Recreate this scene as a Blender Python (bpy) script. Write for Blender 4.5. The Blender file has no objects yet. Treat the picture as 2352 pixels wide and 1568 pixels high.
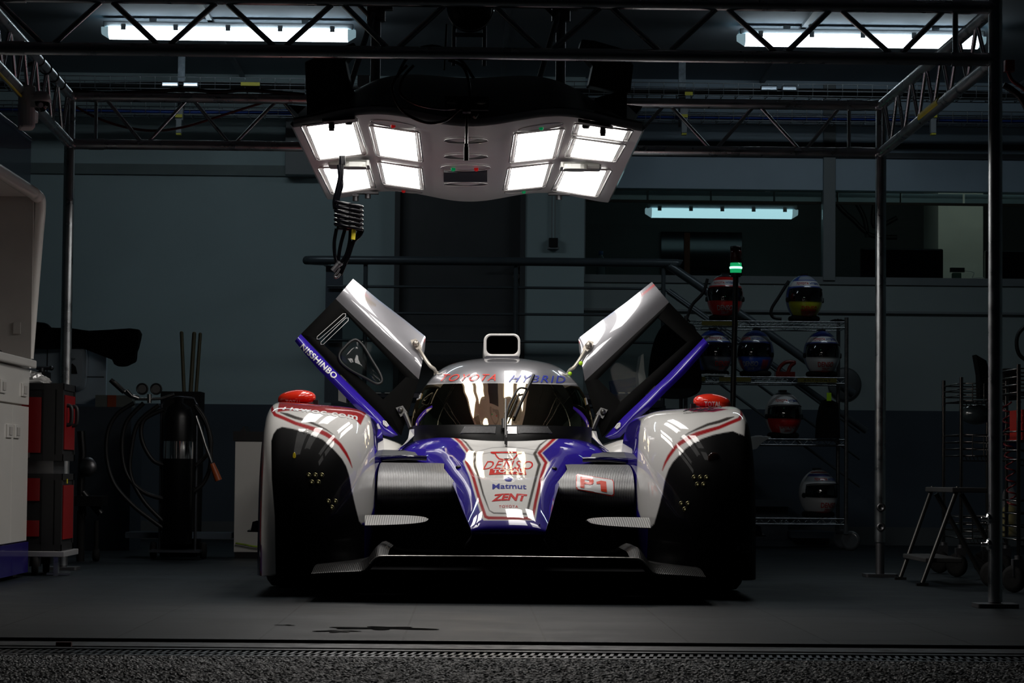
import bpy, bmesh, math, random
import numpy as np
from mathutils import Vector, Matrix
from mathutils.bvhtree import BVHTree
random.seed(7)
PI = math.pi
sc = bpy.context.scene
COL = sc.collection
# ------------------------------------------------------------------ camera
FPX = 6000.0
CAM = Vector((0, 0, 0.476))
_yaw, _pitch, _roll = 0.016, 0.0493, 0.0092
_f = Vector((math.sin(_yaw) * math.cos(_pitch), math.cos(_yaw) * math.cos(_pitch), math.sin(_pitch)))
_r0 = _f.cross(Vector((0, 0, 1))).normalized()
_u0 = _r0.cross(_f).normalized()
CR = (_r0 * math.cos(_roll) + _u0 * math.sin(_roll)).normalized()
CU = (_u0 * math.cos(_roll) - _r0 * math.sin(_roll)).normalized()
CF = _f.normalized()
cam_d = bpy.data.cameras.new('camera')
cam_d.sensor_width = 36.0
cam_d.lens = 36.0 * FPX / 2352.0
cam_d.clip_end = 200
cam_d.dof.use_dof = True
cam_d.dof.focus_distance = 10.9
cam_d.dof.aperture_fstop = 22.0
cam = bpy.data.objects.new('camera', cam_d)
COL.objects.link(cam)
M = Matrix((( CR.x, CU.x, -CF.x, CAM.x), (CR.y, CU.y, -CF.y, CAM.y), (CR.z, CU.z, -CF.z, CAM.z), (0, 0, 0, 1)))
cam.matrix_world = M
sc.camera = cam
# ------------------------------------------------------------------ world, exposure
w = bpy.data.worlds.new('world'); sc.world = w; w.use_nodes = True
w.node_tree.nodes['Background'].inputs[0].default_value = (0.5, 0.7, 1.0, 1)
w.node_tree.nodes['Background'].inputs[1].default_value = 0.0012
sc.view_settings.view_transform = 'Standard'
sc.view_settings.look = 'None'
sc.view_settings.exposure = 0.0
sc.view_settings.gamma = 1.0
sc.view_settings.use_curve_mapping = False
RIG_L = 8.0          # radiance of the pit rig's light panels
TUBE_L = 7.0         # radiance of the ceiling tubes

def ray(px, py):
    return CF * FPX + CR * (px - 1176.0) - CU * (py - 784.0)
def W(px, py, Y):
    d = ray(px, py); return CAM + d * (Y / d.y)
def G(px, py, z=0.0):
    d = ray(px, py); return CAM + d * ((z - CAM.z) / d.z)
def AX(px, py, X):
    d = ray(px, py); return CAM + d * (X / d.x)
def PX(p):
    d = Vector(p) - CAM; k = FPX / d.dot(CF)
    return (1176 + d.dot(CR) * k, 784 - d.dot(CU) * k)
def PXA(P):
    D = np.asarray(P, float) - np.array(CAM)
    k = FPX / (D @ np.array(CF))
    return np.stack([1176 + (D @ np.array(CR)) * k, 784 - (D @ np.array(CU)) * k], 1)

# ------------------------------------------------------------------ materials
MATS = {}
def mat(name, color=(.5, .5, .5), rough=.5, metal=0.0, spec=.5, coat=0.0, emit=None, estr=0.0, var=0.0, vscale=6.0,
        bump=0.0, bscale=60.0, attr=False, trans=0.0, alpha=1.0, coat_rough=.03, rvar=0.0):
    if name in MATS: return MATS[name]
    m = bpy.data.materials.new(name); m.use_nodes = True
    nt = m.node_tree; N = nt.nodes; L = nt.links
    b = N['Principled BSDF']
    b.inputs['Base Color'].default_value = (*color, 1)
    b.inputs['Roughness'].default_value = rough
    b.inputs['Metallic'].default_value = metal
    b.inputs['Specular IOR Level'].default_value = spec
    b.inputs['Coat Weight'].default_value = coat
    b.inputs['Coat Roughness'].default_value = coat_rough
    b.inputs['Transmission Weight'].default_value = trans
    b.inputs['Alpha'].default_value = alpha
    if emit:
        b.inputs['Emission Color'].default_value = (*emit, 1)
        b.inputs['Emission Strength'].default_value = estr
    src = None
    if attr:
        a = N.new('ShaderNodeAttribute'); a.attribute_name = 'Col'; src = a.outputs['Color']
        L.new(src, b.inputs['Base Color'])
        if coat > 0:      # bare black areas are matt, only the painted ones are lacquered
            cm = N.new('ShaderNodeMapRange'); cm.inputs[1].default_value = .004; cm.inputs[2].default_value = .02; cm.inputs[3].default_value = .04; cm.inputs[4].default_value = coat
            sep = N.new('ShaderNodeVectorMath'); sep.operation = 'LENGTH'; L.new(src, sep.inputs[0]); L.new(sep.outputs['Value'], cm.inputs[0]); L.new(cm.outputs[0], b.inputs['Coat Weight'])
            cm.inputs[3].default_value = .012
            c2 = N.new('ShaderNodeMapRange'); c2.inputs[1].default_value = .004; c2.inputs[2].default_value = .02; c2.inputs[3].default_value = .03; c2.inputs[4].default_value = spec
            L.new(sep.outputs['Value'], c2.inputs[0]); L.new(c2.outputs[0], b.inputs['Specular IOR Level'])
    if var > 0 or bump > 0 or rvar > 0:
        tc = N.new('ShaderNodeTexCoord')
    if var > 0:
        n = N.new('ShaderNodeTexNoise'); n.inputs['Scale'].default_value = vscale; n.inputs['Detail'].default_value = 6
        L.new(tc.outputs['Object'], n.inputs['Vector'])
        mr = N.new('ShaderNodeMapRange'); mr.inputs[1].default_value = .3; mr.inputs[2].default_value = .7
        mr.inputs[3].default_value = 1 - var; mr.inputs[4].default_value = 1 + var
        L.new(n.outputs['Fac'], mr.inputs[0])
        mx = N.new('ShaderNodeMix'); mx.data_type = 'RGBA'; mx.blend_type = 'MULTIPLY'; mx.inputs[0].default_value = 1
        if src: L.new(src, mx.inputs[6])
        else: mx.inputs[6].default_value = (*color, 1)
        L.new(mr.outputs[0], mx.inputs[7]); L.new(mx.outputs[2], b.inputs['Base Color'])
    if rvar > 0:
        n3 = N.new('ShaderNodeTexNoise'); n3.inputs['Scale'].default_value = vscale * 1.7; n3.inputs['Detail'].default_value = 5
        L.new(tc.outputs['Object'], n3.inputs['Vector'])
        m3 = N.new('ShaderNodeMapRange'); m3.inputs[1].default_value = .3; m3.inputs[2].default_value = .7
        m3.inputs[3].default_value = max(0.02, rough - rvar); m3.inputs[4].default_value = rough + rvar
        L.new(n3.outputs['Fac'], m3.inputs[0]); L.new(m3.outputs[0], b.inputs['Roughness'])
    if bump > 0:
        n2 = N.new('ShaderNodeTexNoise'); n2.inputs['Scale'].default_value = bscale; n2.inputs['Detail'].default_value = 4
        L.new(tc.outputs['Object'], n2.inputs['Vector'])
        bp = N.new('ShaderNodeBump'); bp.inputs['Strength'].default_value = bump; bp.inputs['Distance'].default_value = .01
        L.new(n2.outputs['Fac'], bp.inputs['Height']); L.new(bp.outputs[0], b.inputs['Normal'])
    MATS[name] = m
    return m

# the palette
alu = mat('aluminium_tube', (.50, .53, .55), .32, 1.0, var=.12, vscale=9, rvar=.08)
alu_dark = mat('dull_aluminium', (.22, .22, .23), .45, 1.0, var=.2, vscale=8)
blackm = mat('black_satin', (.008, .008, .009), .45, var=.2)
rubber = mat('black_rubber', (.006, .006, .006), .75, spec=.25, var=.3, bump=.15)
glossblk = mat('gloss_black', (.002, .002, .003), .08, spec=.35)
carbon_d = mat('dark_carbon', (.008, .008, .009), .4, spec=.3, var=.3, vscale=200)
paint = mat('car_paint', (1, 1, 1), .5, coat=1.0, attr=True, spec=.04)
chrome = mat('chrome', (.75, .75, .76), .12, 1.0, var=.05)
silver = mat('silver_foil', (.62, .62, .64), .32, .45, attr=True, var=.08, vscale=5, coat=1.0, coat_rough=.02, spec=.8)
silver.node_tree.nodes['Principled BSDF'].inputs['Coat IOR'].default_value = 2.2
whitep = mat('white_paint', (.75, .74, .71), .35, coat=.5, var=.03)
redp = mat('red_paint', (.78, .030, .010), .5, spec=.05, coat=1.0, var=.03)
bluep = mat('blue_paint', (.030, .012, .34), .5, spec=.05, coat=1.0, var=.05)
t_red = mat('red_lettering', (.62, .012, .012), .5, spec=.05, coat=.6, var=.03)
t_blue = mat('blue_lettering', (.02, .03, .28), .5, spec=.05, coat=.6, var=.03)
t_white = mat('white_lettering', (.8, .8, .8), .35, coat=.5, var=.03)
t_black = mat('black_lettering', (.01, .01, .012), .4, var=.03)
steel = mat('brushed_steel', (.42, .41, .40), .3, 1.0, var=.1, vscale=30)
brass = mat('brass', (.55, .42, .2), .3, 1.0, var=.1)

def carbon_rib(name, dark, light, scale, rough=.34, metal=.5, axis='X'):
    m = bpy.data.materials.new(name); m.use_nodes = True
    nt = m.node_tree; N = nt.nodes; L = nt.links; b = N['Principled BSDF']
    tc = N.new('ShaderNodeTexCoord'); wv = N.new('ShaderNodeTexWave')
    wv.bands_direction = axis; wv.inputs['Scale'].default_value = scale; wv.inputs['Distortion'].default_value = .3
    L.new(tc.outputs['Object'], wv.inputs['Vector'])
    cr = N.new('ShaderNodeValToRGB'); cr.color_ramp.elements[0].color = (*dark, 1); cr.color_ramp.elements[1].color = (*light, 1)
    L.new(wv.outputs['Fac'], cr.inputs[0]); L.new(cr.outputs[0], b.inputs['Base Color'])
    bp = N.new('ShaderNodeBump'); bp.inputs['Strength'].default_value = .22; bp.inputs['Distance'].default_value = .002
    L.new(wv.outputs['Fac'], bp.inputs['Height']); L.new(bp.outputs[0], b.inputs['Normal'])
    b.inputs['Roughness'].default_value = rough; b.inputs['Metallic'].default_value = metal
    return m

# ------------------------------------------------------------------ mesh builder
class MB:
    def __init__(s): s.v = []; s.f = []; s.m = []; s.sm = []; s.cm = 0; s.smooth = False
    def add(s, vs, fs, smooth=None):
        o = len(s.v); s.v += [tuple(p) for p in vs]
        s.f += [tuple(i + o for i in f) for f in fs]
        s.m += [s.cm] * len(fs); s.sm += [s.smooth if smooth is None else smooth] * len(fs)
        return s
    def box(s, c, d, R=None, top=1.0):
        c = Vector(c); d = Vector(d) / 2; vs = []
        for z in (-1, 1):
            k = top if z > 0 else 1
            for x, y in ((-1, -1), (1, -1), (1, 1), (-1, 1)):
                p = Vector((x * d.x * k, y * d.y * k, z * d.z))
                vs.append(c + (R @ p if R else p))
        return s.add(vs, [(3, 2, 1, 0), (4, 5, 6, 7), (0, 1, 5, 4), (1, 2, 6, 5), (2, 3, 7, 6), (3, 0, 4, 7)], False)
    def rbox(s, c, d, r=.01, R=None, n=3):
        """box with its four vertical edges rounded"""
        c = Vector(c); hx, hy, hz = d[0] / 2, d[1] / 2, d[2] / 2; pts = []
        for sx, sy, a0 in ((1, 1, 0), (-1, 1, 90), (-1, -1, 180), (1, -1, 270)):
            for k in range(n + 1):
                a = math.radians(a0 + 90 * k / n)
                pts.append((sx * (hx - r) + r * math.cos(a), sy * (hy - r) + r * math.sin(a)))
        K = len(pts); vs = []
        for z in (-hz, hz):
            for x, y in pts:
                p = Vector((x, y, z)); vs.append(c + (R @ p if R else p))
        fs = [tuple(range(K - 1, -1, -1)), tuple(range(K, 2 * K))] + [(i, (i + 1) % K, K + (i + 1) % K, K + i) for i in range(K)]
        return s.add(vs, fs, False)
    def tube(s, pts, r, n=10, closed=False, caps=True):
        P = [Vector(p) for p in pts]; N = len(P)
        rr = r if isinstance(r, (list, tuple)) else [r] * N
        up = None; rings = []
        for i in range(N):
            if closed: t = P[(i + 1) % N] - P[i - 1]
            else: t = P[min(i + 1, N - 1)] - P[max(i - 1, 0)]
            if t.length < 1e-9: t = Vector((0, 0, 1))
            t.normalize()
            if up is None:
                up = Vector((0, 0, 1)) if abs(t.z) < .9 else Vector((1, 0, 0))
            up = (up - t * up.dot(t))
            if up.length < 1e-6: up = Vector((0, 1, 0)) - t * t.y
            up.normalize(); sd = t.cross(up)
            rings.append([P[i] + (up * math.cos(2 * PI * k / n) + sd * math.sin(2 * PI * k / n)) * rr[i] for k in range(n)])
        vs = [p for g in rings for p in g]; fs = []
        for i in range(N if closed else N - 1):
            j = (i + 1) % N
            for k in range(n): fs.append((i * n + k, i * n + (k + 1) % n, j * n + (k + 1) % n, j * n + k))
        s.add(vs, fs, True)
        if caps and not closed:
            s.add(rings[0], [tuple(range(n))], False); s.add(rings[-1], [tuple(range(n - 1, -1, -1))], False)
        return s
    def lathe(s, prof, c=(0, 0, 0), axis=(0, 0, 1), n=24, smooth=True):
        ax = Vector(axis).normalized(); a = ax.orthogonal().normalized(); b = ax.cross(a); c = Vector(c); vs = []
        for r, h in prof:
            for k in range(n):
                t = 2 * PI * k / n; vs.append(c + ax * h + (a * math.cos(t) + b * math.sin(t)) * r)
        fs = [(i * n + k, i * n + (k + 1) % n, (i + 1) * n + (k + 1) % n, (i + 1) * n + k) for i in range(len(prof) - 1) for k in range(n)]
        s.add(vs, fs, smooth)
        if prof[0][0] > 1e-4: s.add(vs[:n], [tuple(range(n))], False)
        if prof[-1][0] > 1e-4: s.add(vs[-n:], [tuple(range(n))], False)
        return s
    def cyl(s, p0, p1, r, n=16): return s.tube([p0, p1], r, n)
    def ball(s, c, r, n=16, sz=(1, 1, 1)):
        vs = []; m = n // 2
        for i in range(m + 1):
            a = PI * i / m
            for k in range(n):
                t = 2 * PI * k / n
                vs.append((c[0] + r * sz[0] * math.sin(a) * math.cos(t), c[1] + r * sz[1] * math.sin(a) * math.sin(t), c[2] + r * sz[2] * math.cos(a)))
        fs = [(i * n + k, i * n + (k + 1) % n, (i + 1) * n + (k + 1) % n, (i + 1) * n + k) for i in range(m) for k in range(n)]
        return s.add(vs, fs, True)
    def grid(s, rows, smooth=True, closed=False):
        R = len(rows); C = len(rows[0]); vs = [p for r in rows for p in r]; fs = []
        for i in range(R - 1):
            for j in range(C if closed else C - 1):
                k = (j + 1) % C
                fs.append((i * C + j, i * C + k, (i + 1) * C + k, (i + 1) * C + j))
        return s.add(vs, fs, smooth)
    def slab(s, rows, off, smooth=True):
        """grid with thickness: off is an offset vector for its back"""
        off = Vector(off); back = [[Vector(p) + off for p in r] for r in rows]
        s.grid(rows, smooth); s.grid([r[::-1] for r in back], smooth)
        e = [[Vector(p) for p in rows[0]], back[0]]; s.grid(e[::-1], False)
        s.grid([[Vector(p) for p in rows[-1]], back[-1]], False)
        s.grid([[Vector(r[0]) for r in rows], [b[0] for b in back]], False)
        s.grid([[Vector(r[-1]) for r in rows], [b[-1] for b in back]][::-1], False)
        return s
    def prism(s, poly, off):
        n = len(poly); off = Vector(off); P = [Vector(p) for p in poly]; Q = [p + off for p in P]
        return s.add(P + Q, [tuple(range(n)), tuple(range(2 * n - 1, n - 1, -1))] + [(i, n + i, n + (i + 1) % n, (i + 1) % n) for i in range(n)], False)
    def build(s, name, mats, parent=None, bevel=0, **kw):
        if not isinstance(mats, (list, tuple)): mats = [mats]
        o0 = Vector(parent['_o']) if parent is not None else Vector((0, 0, 0))
        org = kw.get('origin')
        if parent is None and org is not None: o0 = Vector(org)
        me = bpy.data.meshes.new(name)
        me.from_pydata([tuple(Vector(p) - o0) for p in s.v], [], s.f)
        for m_ in mats: me.materials.append(m_)
        me.polygons.foreach_set('material_index', s.m)
        me.polygons.foreach_set('use_smooth', s.sm)
        me.update()
        o = bpy.data.objects.new(name, me); COL.objects.link(o)
        if parent is not None: o.parent = parent
        elif org is not None: o.location = o0
        o['_o'] = tuple(o0)
        if bevel:
            bv = o.modifiers.new('bevel', 'BEVEL'); bv.width = bevel; bv.segments = 2; bv.limit_method = 'ANGLE'; bv.angle_limit = math.radians(50)
        if kw.get('colors') is not None:
            a = me.color_attributes.new('Col', 'FLOAT_COLOR', 'POINT')
            a.data.foreach_set('color', np.asarray(kw['colors'], np.float32).ravel())
        for k in ('label', 'category', 'group', 'kind'):
            if kw.get(k): o[k] = kw[k]
        return o

def thing(name, loc, label, cat, group=None):
    o = bpy.data.objects.new(name, None); COL.objects.link(o); o.location = loc; o.empty_display_size = .05
    o['_o'] = tuple(loc); o['label'] = label; o['category'] = cat
    if group: o['group'] = group
    return o
def struct(name, mb, m, **kw):
    o = mb.build(name, m, **kw); o['kind'] = 'structure'; return o
def copy_tree(root, loc, label=None, parent=None):
    r = root.copy(); COL.objects.link(r)
    if loc is not None: r.location = loc
    if label: r['label'] = label
    if parent: r.parent = parent
    for ch in [c for c in COL.objects if c.parent == root]: copy_tree(ch, None, None, r)
    return r

def catmull(P, n=6, closed=False):
    P = [Vector(p) for p in P]; N = len(P); out = []
    for i in range(N if closed else N - 1):
        if closed: a, b, c, d = P[i - 1], P[i], P[(i + 1) % N], P[(i + 2) % N]
        else: a, b, c, d = P[max(i - 1, 0)], P[i], P[i + 1], P[min(i + 2, N - 1)]
        for k in range(n):
            t = k / n
            out.append(.5 * ((2 * b) + (c - a) * t + (2 * a - 5 * b + 4 * c - d) * t * t + (3 * b - a - 3 * c + d) * t ** 3))
    if not closed: out.append(P[-1])
    return out
def resample(P, n):
    P = [Vector(p) for p in P]; L = [0]
    for a, b in zip(P, P[1:]): L.append(L[-1] + (b - a).length)
    out = []; j = 0
    for k in range(n):
        t = L[-1] * k / (n - 1)
        while j < len(L) - 2 and L[j + 1] < t: j += 1
        d = L[j + 1] - L[j]
        out.append(P[j].lerp(P[j + 1], (t - L[j]) / d if d > 0 else 0))
    return out
def interp(x, xs, ys):
    return float(np.interp(x, xs, ys))

# ------------------------------------------------------------------ livery painter (colours of the coat of paint, by shape)
def _segdist(P, A, B):
    d = B - A; L = (d * d).sum(); t = np.clip(((P - A) @ d) / (L + 1e-9), 0, 1)
    return np.sqrt((((P - (A + t[:, None] * d)) ** 2).sum(1))), t
def _polysd(P, poly):
    Q = np.asarray(poly, float); n = len(Q); inside = np.zeros(len(P), bool); dist = np.full(len(P), 1e9)
    for i in range(n):
        A, B = Q[i], Q[(i + 1) % n]
        dist = np.minimum(dist, _segdist(P, A, B)[0])
        c = ((A[1] > P[:, 1]) != (B[1] > P[:, 1])) & (P[:, 0] < (B[0] - A[0]) * (P[:, 1] - A[1]) / (B[1] - A[1] + 1e-12) + A[0])
        inside ^= c
    return np.where(inside, -dist, dist)
def livery(pts2, base, layers, soft=1.0):
    n = len(pts2); C = np.ones((n, 4)); C[:, :3] = base
    for L in layers:
        if L[0] == 'poly':
            sd = _polysd(pts2, L[1]); col = L[2]
        else:
            q = np.asarray(L[1], float); sd = np.full(n, 1e9)
            for i in range(len(q) - 1):
                d, t = _segdist(pts2, q[i, :2], q[i + 1, :2])
                wd = q[i, 2] + (q[i + 1, 2] - q[i, 2]) * t
                sd = np.minimum(sd, d - wd / 2)
            col = L[2]
        a = np.clip(.5 - sd / (soft * 2), 0, 1)[:, None]
        C[:, :3] = C[:, :3] * (1 - a) + np.array(col) * a
    return C

# ------------------------------------------------------------------ lettering
_TXT = {}
def text_geo(body, bold=0.0, shear=0.0, space=1.0):
    key = (body, bold, shear, space)
    if key in _TXT: return _TXT[key]
    cu = bpy.data.curves.new('t', 'FONT'); cu.body = body; cu.size = 1; cu.offset = bold; cu.shear = shear; cu.space_character = space
    cu.resolution_u = 3
    o = bpy.data.objects.new('t', cu); COL.objects.link(o); bpy.context.view_layer.update()
    dg = bpy.context.evaluated_depsgraph_get(); me = o.evaluated_get(dg).to_mesh()
    bm = bmesh.new(); bm.from_mesh(me); o.evaluated_get(dg).to_mesh_clear()
    bmesh.ops.triangulate(bm, faces=bm.faces)
    xs = [v.co.x for v in bm.verts]; ys = [v.co.y for v in bm.verts]
    x0, x1, y0, y1 = min(xs), max(xs), min(ys), max(ys); asp = (x1 - x0) / (y1 - y0)
    step = .35 * (y1 - y0)
    for _ in range(4):
        e = [e for e in bm.edges if e.calc_length() > step]
        if not e: break
        bmesh.ops.subdivide_edges(bm, edges=e, cuts=1); bmesh.ops.triangulate(bm, faces=bm.faces)
    bm.verts.index_update()
    V = [((v.co.x - x0) / (x1 - x0), (v.co.y - y0) / (y1 - y0)) for v in bm.verts]
    F = [tuple(v.index for v in f.verts) for f in bm.faces]
    bm.free(); bpy.data.objects.remove(o); bpy.data.curves.remove(cu)
    _TXT[key] = (V, F, asp); return _TXT[key]
def rect_geo(nx=12, ny=4):
    V = [(i / nx, j / ny) for j in range(ny + 1) for i in range(nx + 1)]
    F = [(j * (nx + 1) + i, j * (nx + 1) + i + 1, (j + 1) * (nx + 1) + i + 1, (j + 1) * (nx + 1) + i) for j in range(ny) for i in range(nx)]
    return V, F, 1
def bil(q, a, b):   # q = tl, tr, br, bl
    tl, tr, br, bl = [Vector(p) for p in q]
    return tl * (1 - a) * b + tr * a * b + br * a * (1 - b) + bl * (1 - a) * (1 - b)
def bvh_of(*objs):
    vs = []; fs = []
    for o in objs:
        k = len(vs); off = Vector(o['_o'])
        vs += [v.co + off for v in o.data.vertices]; fs += [tuple(i + k for i in p.vertices) for p in o.data.polygons]
    return BVHTree.FromPolygons(vs, fs)
def decal(name, geo, quad, bvh, m, parent, off=.0015, fallbackY=None, bend=0.0):
    """lettering laid on a surface; quad gives its corners as seen from the front"""
    V, F = geo[0], geo[1]; mb = MB(); pts = []; ok = []
    for a, b in V:
        p = bil(quad, a, b); p = Vector((p[0], p[1])) + Vector((0, -bend * (1 - (2 * a - 1) ** 2)))
        d = ray(p[0], p[1]).normalized(); h = bvh.ray_cast(CAM, d)
        if h[0] is not None:
            nrm = h[1] if h[1].dot(d) < 0 else -h[1]
            pts.append(h[0] + nrm * off); ok.append(True)
        else:
            pts.append(W(p[0], p[1], fallbackY or 10)); ok.append(False)
    F = [f for f in F if all(ok[i] for i in f) and max((pts[f[0]] - pts[i]).length for i in f) < .12]
    mb.add(pts, F, True)
    return mb.build(name, m, parent)
def flat_decal(name, geo, o, xv, yv, m, parent):
    mb = MB(); o = Vector(o); xv = Vector(xv); yv = Vector(yv)
    mb.add([o + xv * a + yv * b for a, b in geo[0]], geo[1], False)
    return mb.build(name, m, parent)
# ================================================================== ROOM
def node_mat(name):
    m = bpy.data.materials.new(name); m.use_nodes = True
    return m, m.node_tree.nodes, m.node_tree.links, m.node_tree.nodes['Principled BSDF']
def floor_material():
    m, N, L, b = node_mat('painted_floor_tiles')
    tc = N.new('ShaderNodeTexCoord'); mp = N.new('ShaderNodeMapping'); mp.inputs['Location'].default_value = (.18, .1, 0)
    L.new(tc.outputs['Object'], mp.inputs[0])
    br = N.new('ShaderNodeTexBrick'); br.offset = 0; br.inputs['Scale'].default_value = 1.0
    br.inputs['Brick Width'].default_value = .40; br.inputs['Row Height'].default_value = .40; br.inputs['Mortar Size'].default_value = .0035
    br.inputs['Color1'].default_value = (.085, .088, .09, 1); br.inputs['Color2'].default_value = (.070, .074, .077, 1); br.inputs['Mortar'].default_value = (.02, .02, .02, 1)
    L.new(mp.outputs[0], br.inputs['Vector'])
    n = N.new('ShaderNodeTexNoise'); n.inputs['Scale'].default_value = 3; n.inputs['Detail'].default_value = 9; n.inputs['Roughness'].default_value = .65
    L.new(tc.outputs['Object'], n.inputs['Vector'])
    mr = N.new('ShaderNodeMapRange'); mr.inputs[1].default_value = .3; mr.inputs[2].default_value = .72; mr.inputs[3].default_value = .55; mr.inputs[4].default_value = 1.25
    L.new(n.outputs['Fac'], mr.inputs[0])
    mx = N.new('ShaderNodeMix'); mx.data_type = 'RGBA'; mx.blend_type = 'MULTIPLY'; mx.inputs[0].default_value = 1
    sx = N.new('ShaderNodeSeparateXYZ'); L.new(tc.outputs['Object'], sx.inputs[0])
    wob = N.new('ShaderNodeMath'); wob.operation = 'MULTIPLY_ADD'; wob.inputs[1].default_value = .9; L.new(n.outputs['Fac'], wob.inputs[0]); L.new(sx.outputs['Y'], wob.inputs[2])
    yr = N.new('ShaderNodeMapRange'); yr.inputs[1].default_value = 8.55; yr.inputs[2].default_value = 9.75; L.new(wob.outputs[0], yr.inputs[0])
    dk = N.new('ShaderNodeMix'); dk.data_type = 'RGBA'; dk.blend_type = 'MULTIPLY'; dk.inputs[7].default_value = (.17, .25, .31, 1)   # darker and bluer inside, lighter strip at the door
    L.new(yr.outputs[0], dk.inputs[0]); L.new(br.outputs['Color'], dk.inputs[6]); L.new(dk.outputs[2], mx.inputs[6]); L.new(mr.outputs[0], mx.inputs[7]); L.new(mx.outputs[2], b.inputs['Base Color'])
    r2 = N.new('ShaderNodeMapRange'); r2.inputs[1].default_value = .3; r2.inputs[2].default_value = .7; r2.inputs[3].default_value = .48; r2.inputs[4].default_value = .62
    L.new(n.outputs['Fac'], r2.inputs[0]); L.new(r2.outputs[0], b.inputs['Roughness'])
    b.inputs['Specular IOR Level'].default_value = .25
    bp = N.new('ShaderNodeBump'); bp.inputs['Strength'].default_value = .15; bp.inputs['Distance'].default_value = .003
    L.new(n.outputs['Fac'], bp.inputs['Height']); L.new(bp.outputs[0], b.inputs['Normal'])
    return m
def asphalt_material():
    m, N, L, b = node_mat('asphalt')
    tc = N.new('ShaderNodeTexCoord')
    v = N.new('ShaderNodeTexVoronoi'); v.inputs['Scale'].default_value = 105; L.new(tc.outputs['Object'], v.inputs['Vector'])
    n = N.new('ShaderNodeTexNoise'); n.inputs['Scale'].default_value = 90; n.inputs['Detail'].default_value = 8; L.new(tc.outputs['Object'], n.inputs['Vector'])
    cr = N.new('ShaderNodeValToRGB'); cr.color_ramp.elements[0].color = (.02, .02, .02, 1); cr.color_ramp.elements[1].color = (.95, .93, .90, 1)
    e_ = cr.color_ramp.elements.new(.55); e_.color = (.09, .088, .085, 1); e_ = cr.color_ramp.elements.new(.82); e_.color = (.30, .295, .28, 1)
    sp = N.new('ShaderNodeSeparateColor'); L.new(v.outputs['Color'], sp.inputs[0]); L.new(sp.outputs[0], cr.inputs[0]); L.new(cr.outputs[0], b.inputs['Base Color'])
    ad = N.new('ShaderNodeMath'); ad.operation = 'SUBTRACT'; L.new(n.outputs['Fac'], ad.inputs[0]); L.new(v.outputs['Distance'], ad.inputs[1])
    bp = N.new('ShaderNodeBump'); bp.inputs['Strength'].default_value = 1; bp.inputs['Distance'].default_value = .02
    L.new(ad.outputs[0], bp.inputs['Height']); L.new(bp.outputs[0], b.inputs['Normal'])
    b.inputs['Roughness'].default_value = .45; b.inputs['Specular IOR Level'].default_value = .6
    return m
wallm = mat('wall_plaster', (.47, .60, .62), .8, var=.06, vscale=1.2, bump=.05)
wallb = mat('wall_blue_grey_paint', (.055, .075, .10), .6, var=.1, vscale=2)
ceilm = mat('ceiling_panels', (.21, .24, .27), .8, var=.06, vscale=.8)
bluegrey = mat('blue_grey_sheet', (.42, .55, .66), .5, var=.1, vscale=1.5)
doorm = mat('dark_grey_door', (.07, .075, .08), .5, var=.08)
framew = mat('grey_window_frame', (.22, .25, .26), .5, var=.05)
FX0, FX1 = -6.0, 6.0
WY = 17.5
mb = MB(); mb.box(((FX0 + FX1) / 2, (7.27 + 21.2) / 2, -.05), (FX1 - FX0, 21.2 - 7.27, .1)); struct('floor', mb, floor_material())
# pit lane outside the door
mb = MB(); mb.box((0, 1.7, -.056), (16, 10.08, .1))
rg = np.random.RandomState(4); nx_, ny_ = 760, 220      # coarse stones standing proud of the asphalt near the drain
hx = rg.rand(ny_, nx_) ** 1.6 * .0055; xs_ = np.linspace(-2.6, 2.7, nx_); ys_ = np.linspace(5.15, 6.72, ny_)
jx = (rg.rand(ny_, nx_) - .5) * .004; jy = (rg.rand(ny_, nx_) - .5) * .004
mb.grid([[(xs_[i] + jx[j, i], ys_[j] + jy[j, i], -.0075 + hx[j, i]) for i in range(nx_)] for j in range(ny_)], True)
o = struct('ground', mb, asphalt_material())
# metal threshold with two raised rails and the slotted drain in front
mb = MB(); mb.box((0, 7.13, -.055), (12, .28, .1)); mb.box((0, 7.262, .001), (12, .012, .006)); mb.box((0, 7.03, -.004), (12, .01, .004))
o = struct('trim_1', mb, mat('worn_threshold_steel', (.14, .14, .15), .5, .2, var=.5, vscale=12, rvar=.15), bevel=.002)
mb = MB(); mb.box((0, 6.87, -.075), (12, .29, .09))
mb.box((0, 6.985, -.02), (12, .02, .03)); mb.box((0, 6.755, -.02), (12, .02, .03))
x = -2.0
while x < 2.6:
    for yy in (6.93, 6.81):
        mb.add([(x, yy - .05, -.008), (x + .009, yy - .05, -.008), (x + .019, yy + .05, -.008), (x + .010, yy + .05, -.008),
                (x, yy - .05, -.03), (x + .009, yy - .05, -.03), (x + .019, yy + .05, -.03), (x + .010, yy + .05, -.03)],
               [(0, 1, 2, 3), (0, 4, 5, 1), (1, 5, 6, 2), (2, 6, 7, 3), (3, 7, 4, 0)])
    x += .021
mb.box((0, 6.87, -.012), (12, .012, .01))
o = mb.build('drain_grate', mat('galvanised_grate', (.16, .17, .18), .38, .8, var=.4, vscale=20), label='slotted metal drain channel running across the pit entrance in front of the threshold', category='drain')

CEIL = 3.12
mb = MB(); mb.box((0, 14.25, CEIL + .05), (12, 14.1, .1)); struct('ceiling', mb, ceilm)
# ceiling beams / seams
mb = MB()
for X in (-3.3, -1.55, .2, 1.95, 3.7): mb.box((X, 12.6, CEIL - .012), (.03, 9.8, .02))
struct('trim_2', mb, mat('ceiling_seam', (.2, .22, .24), .6, var=.1))

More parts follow.
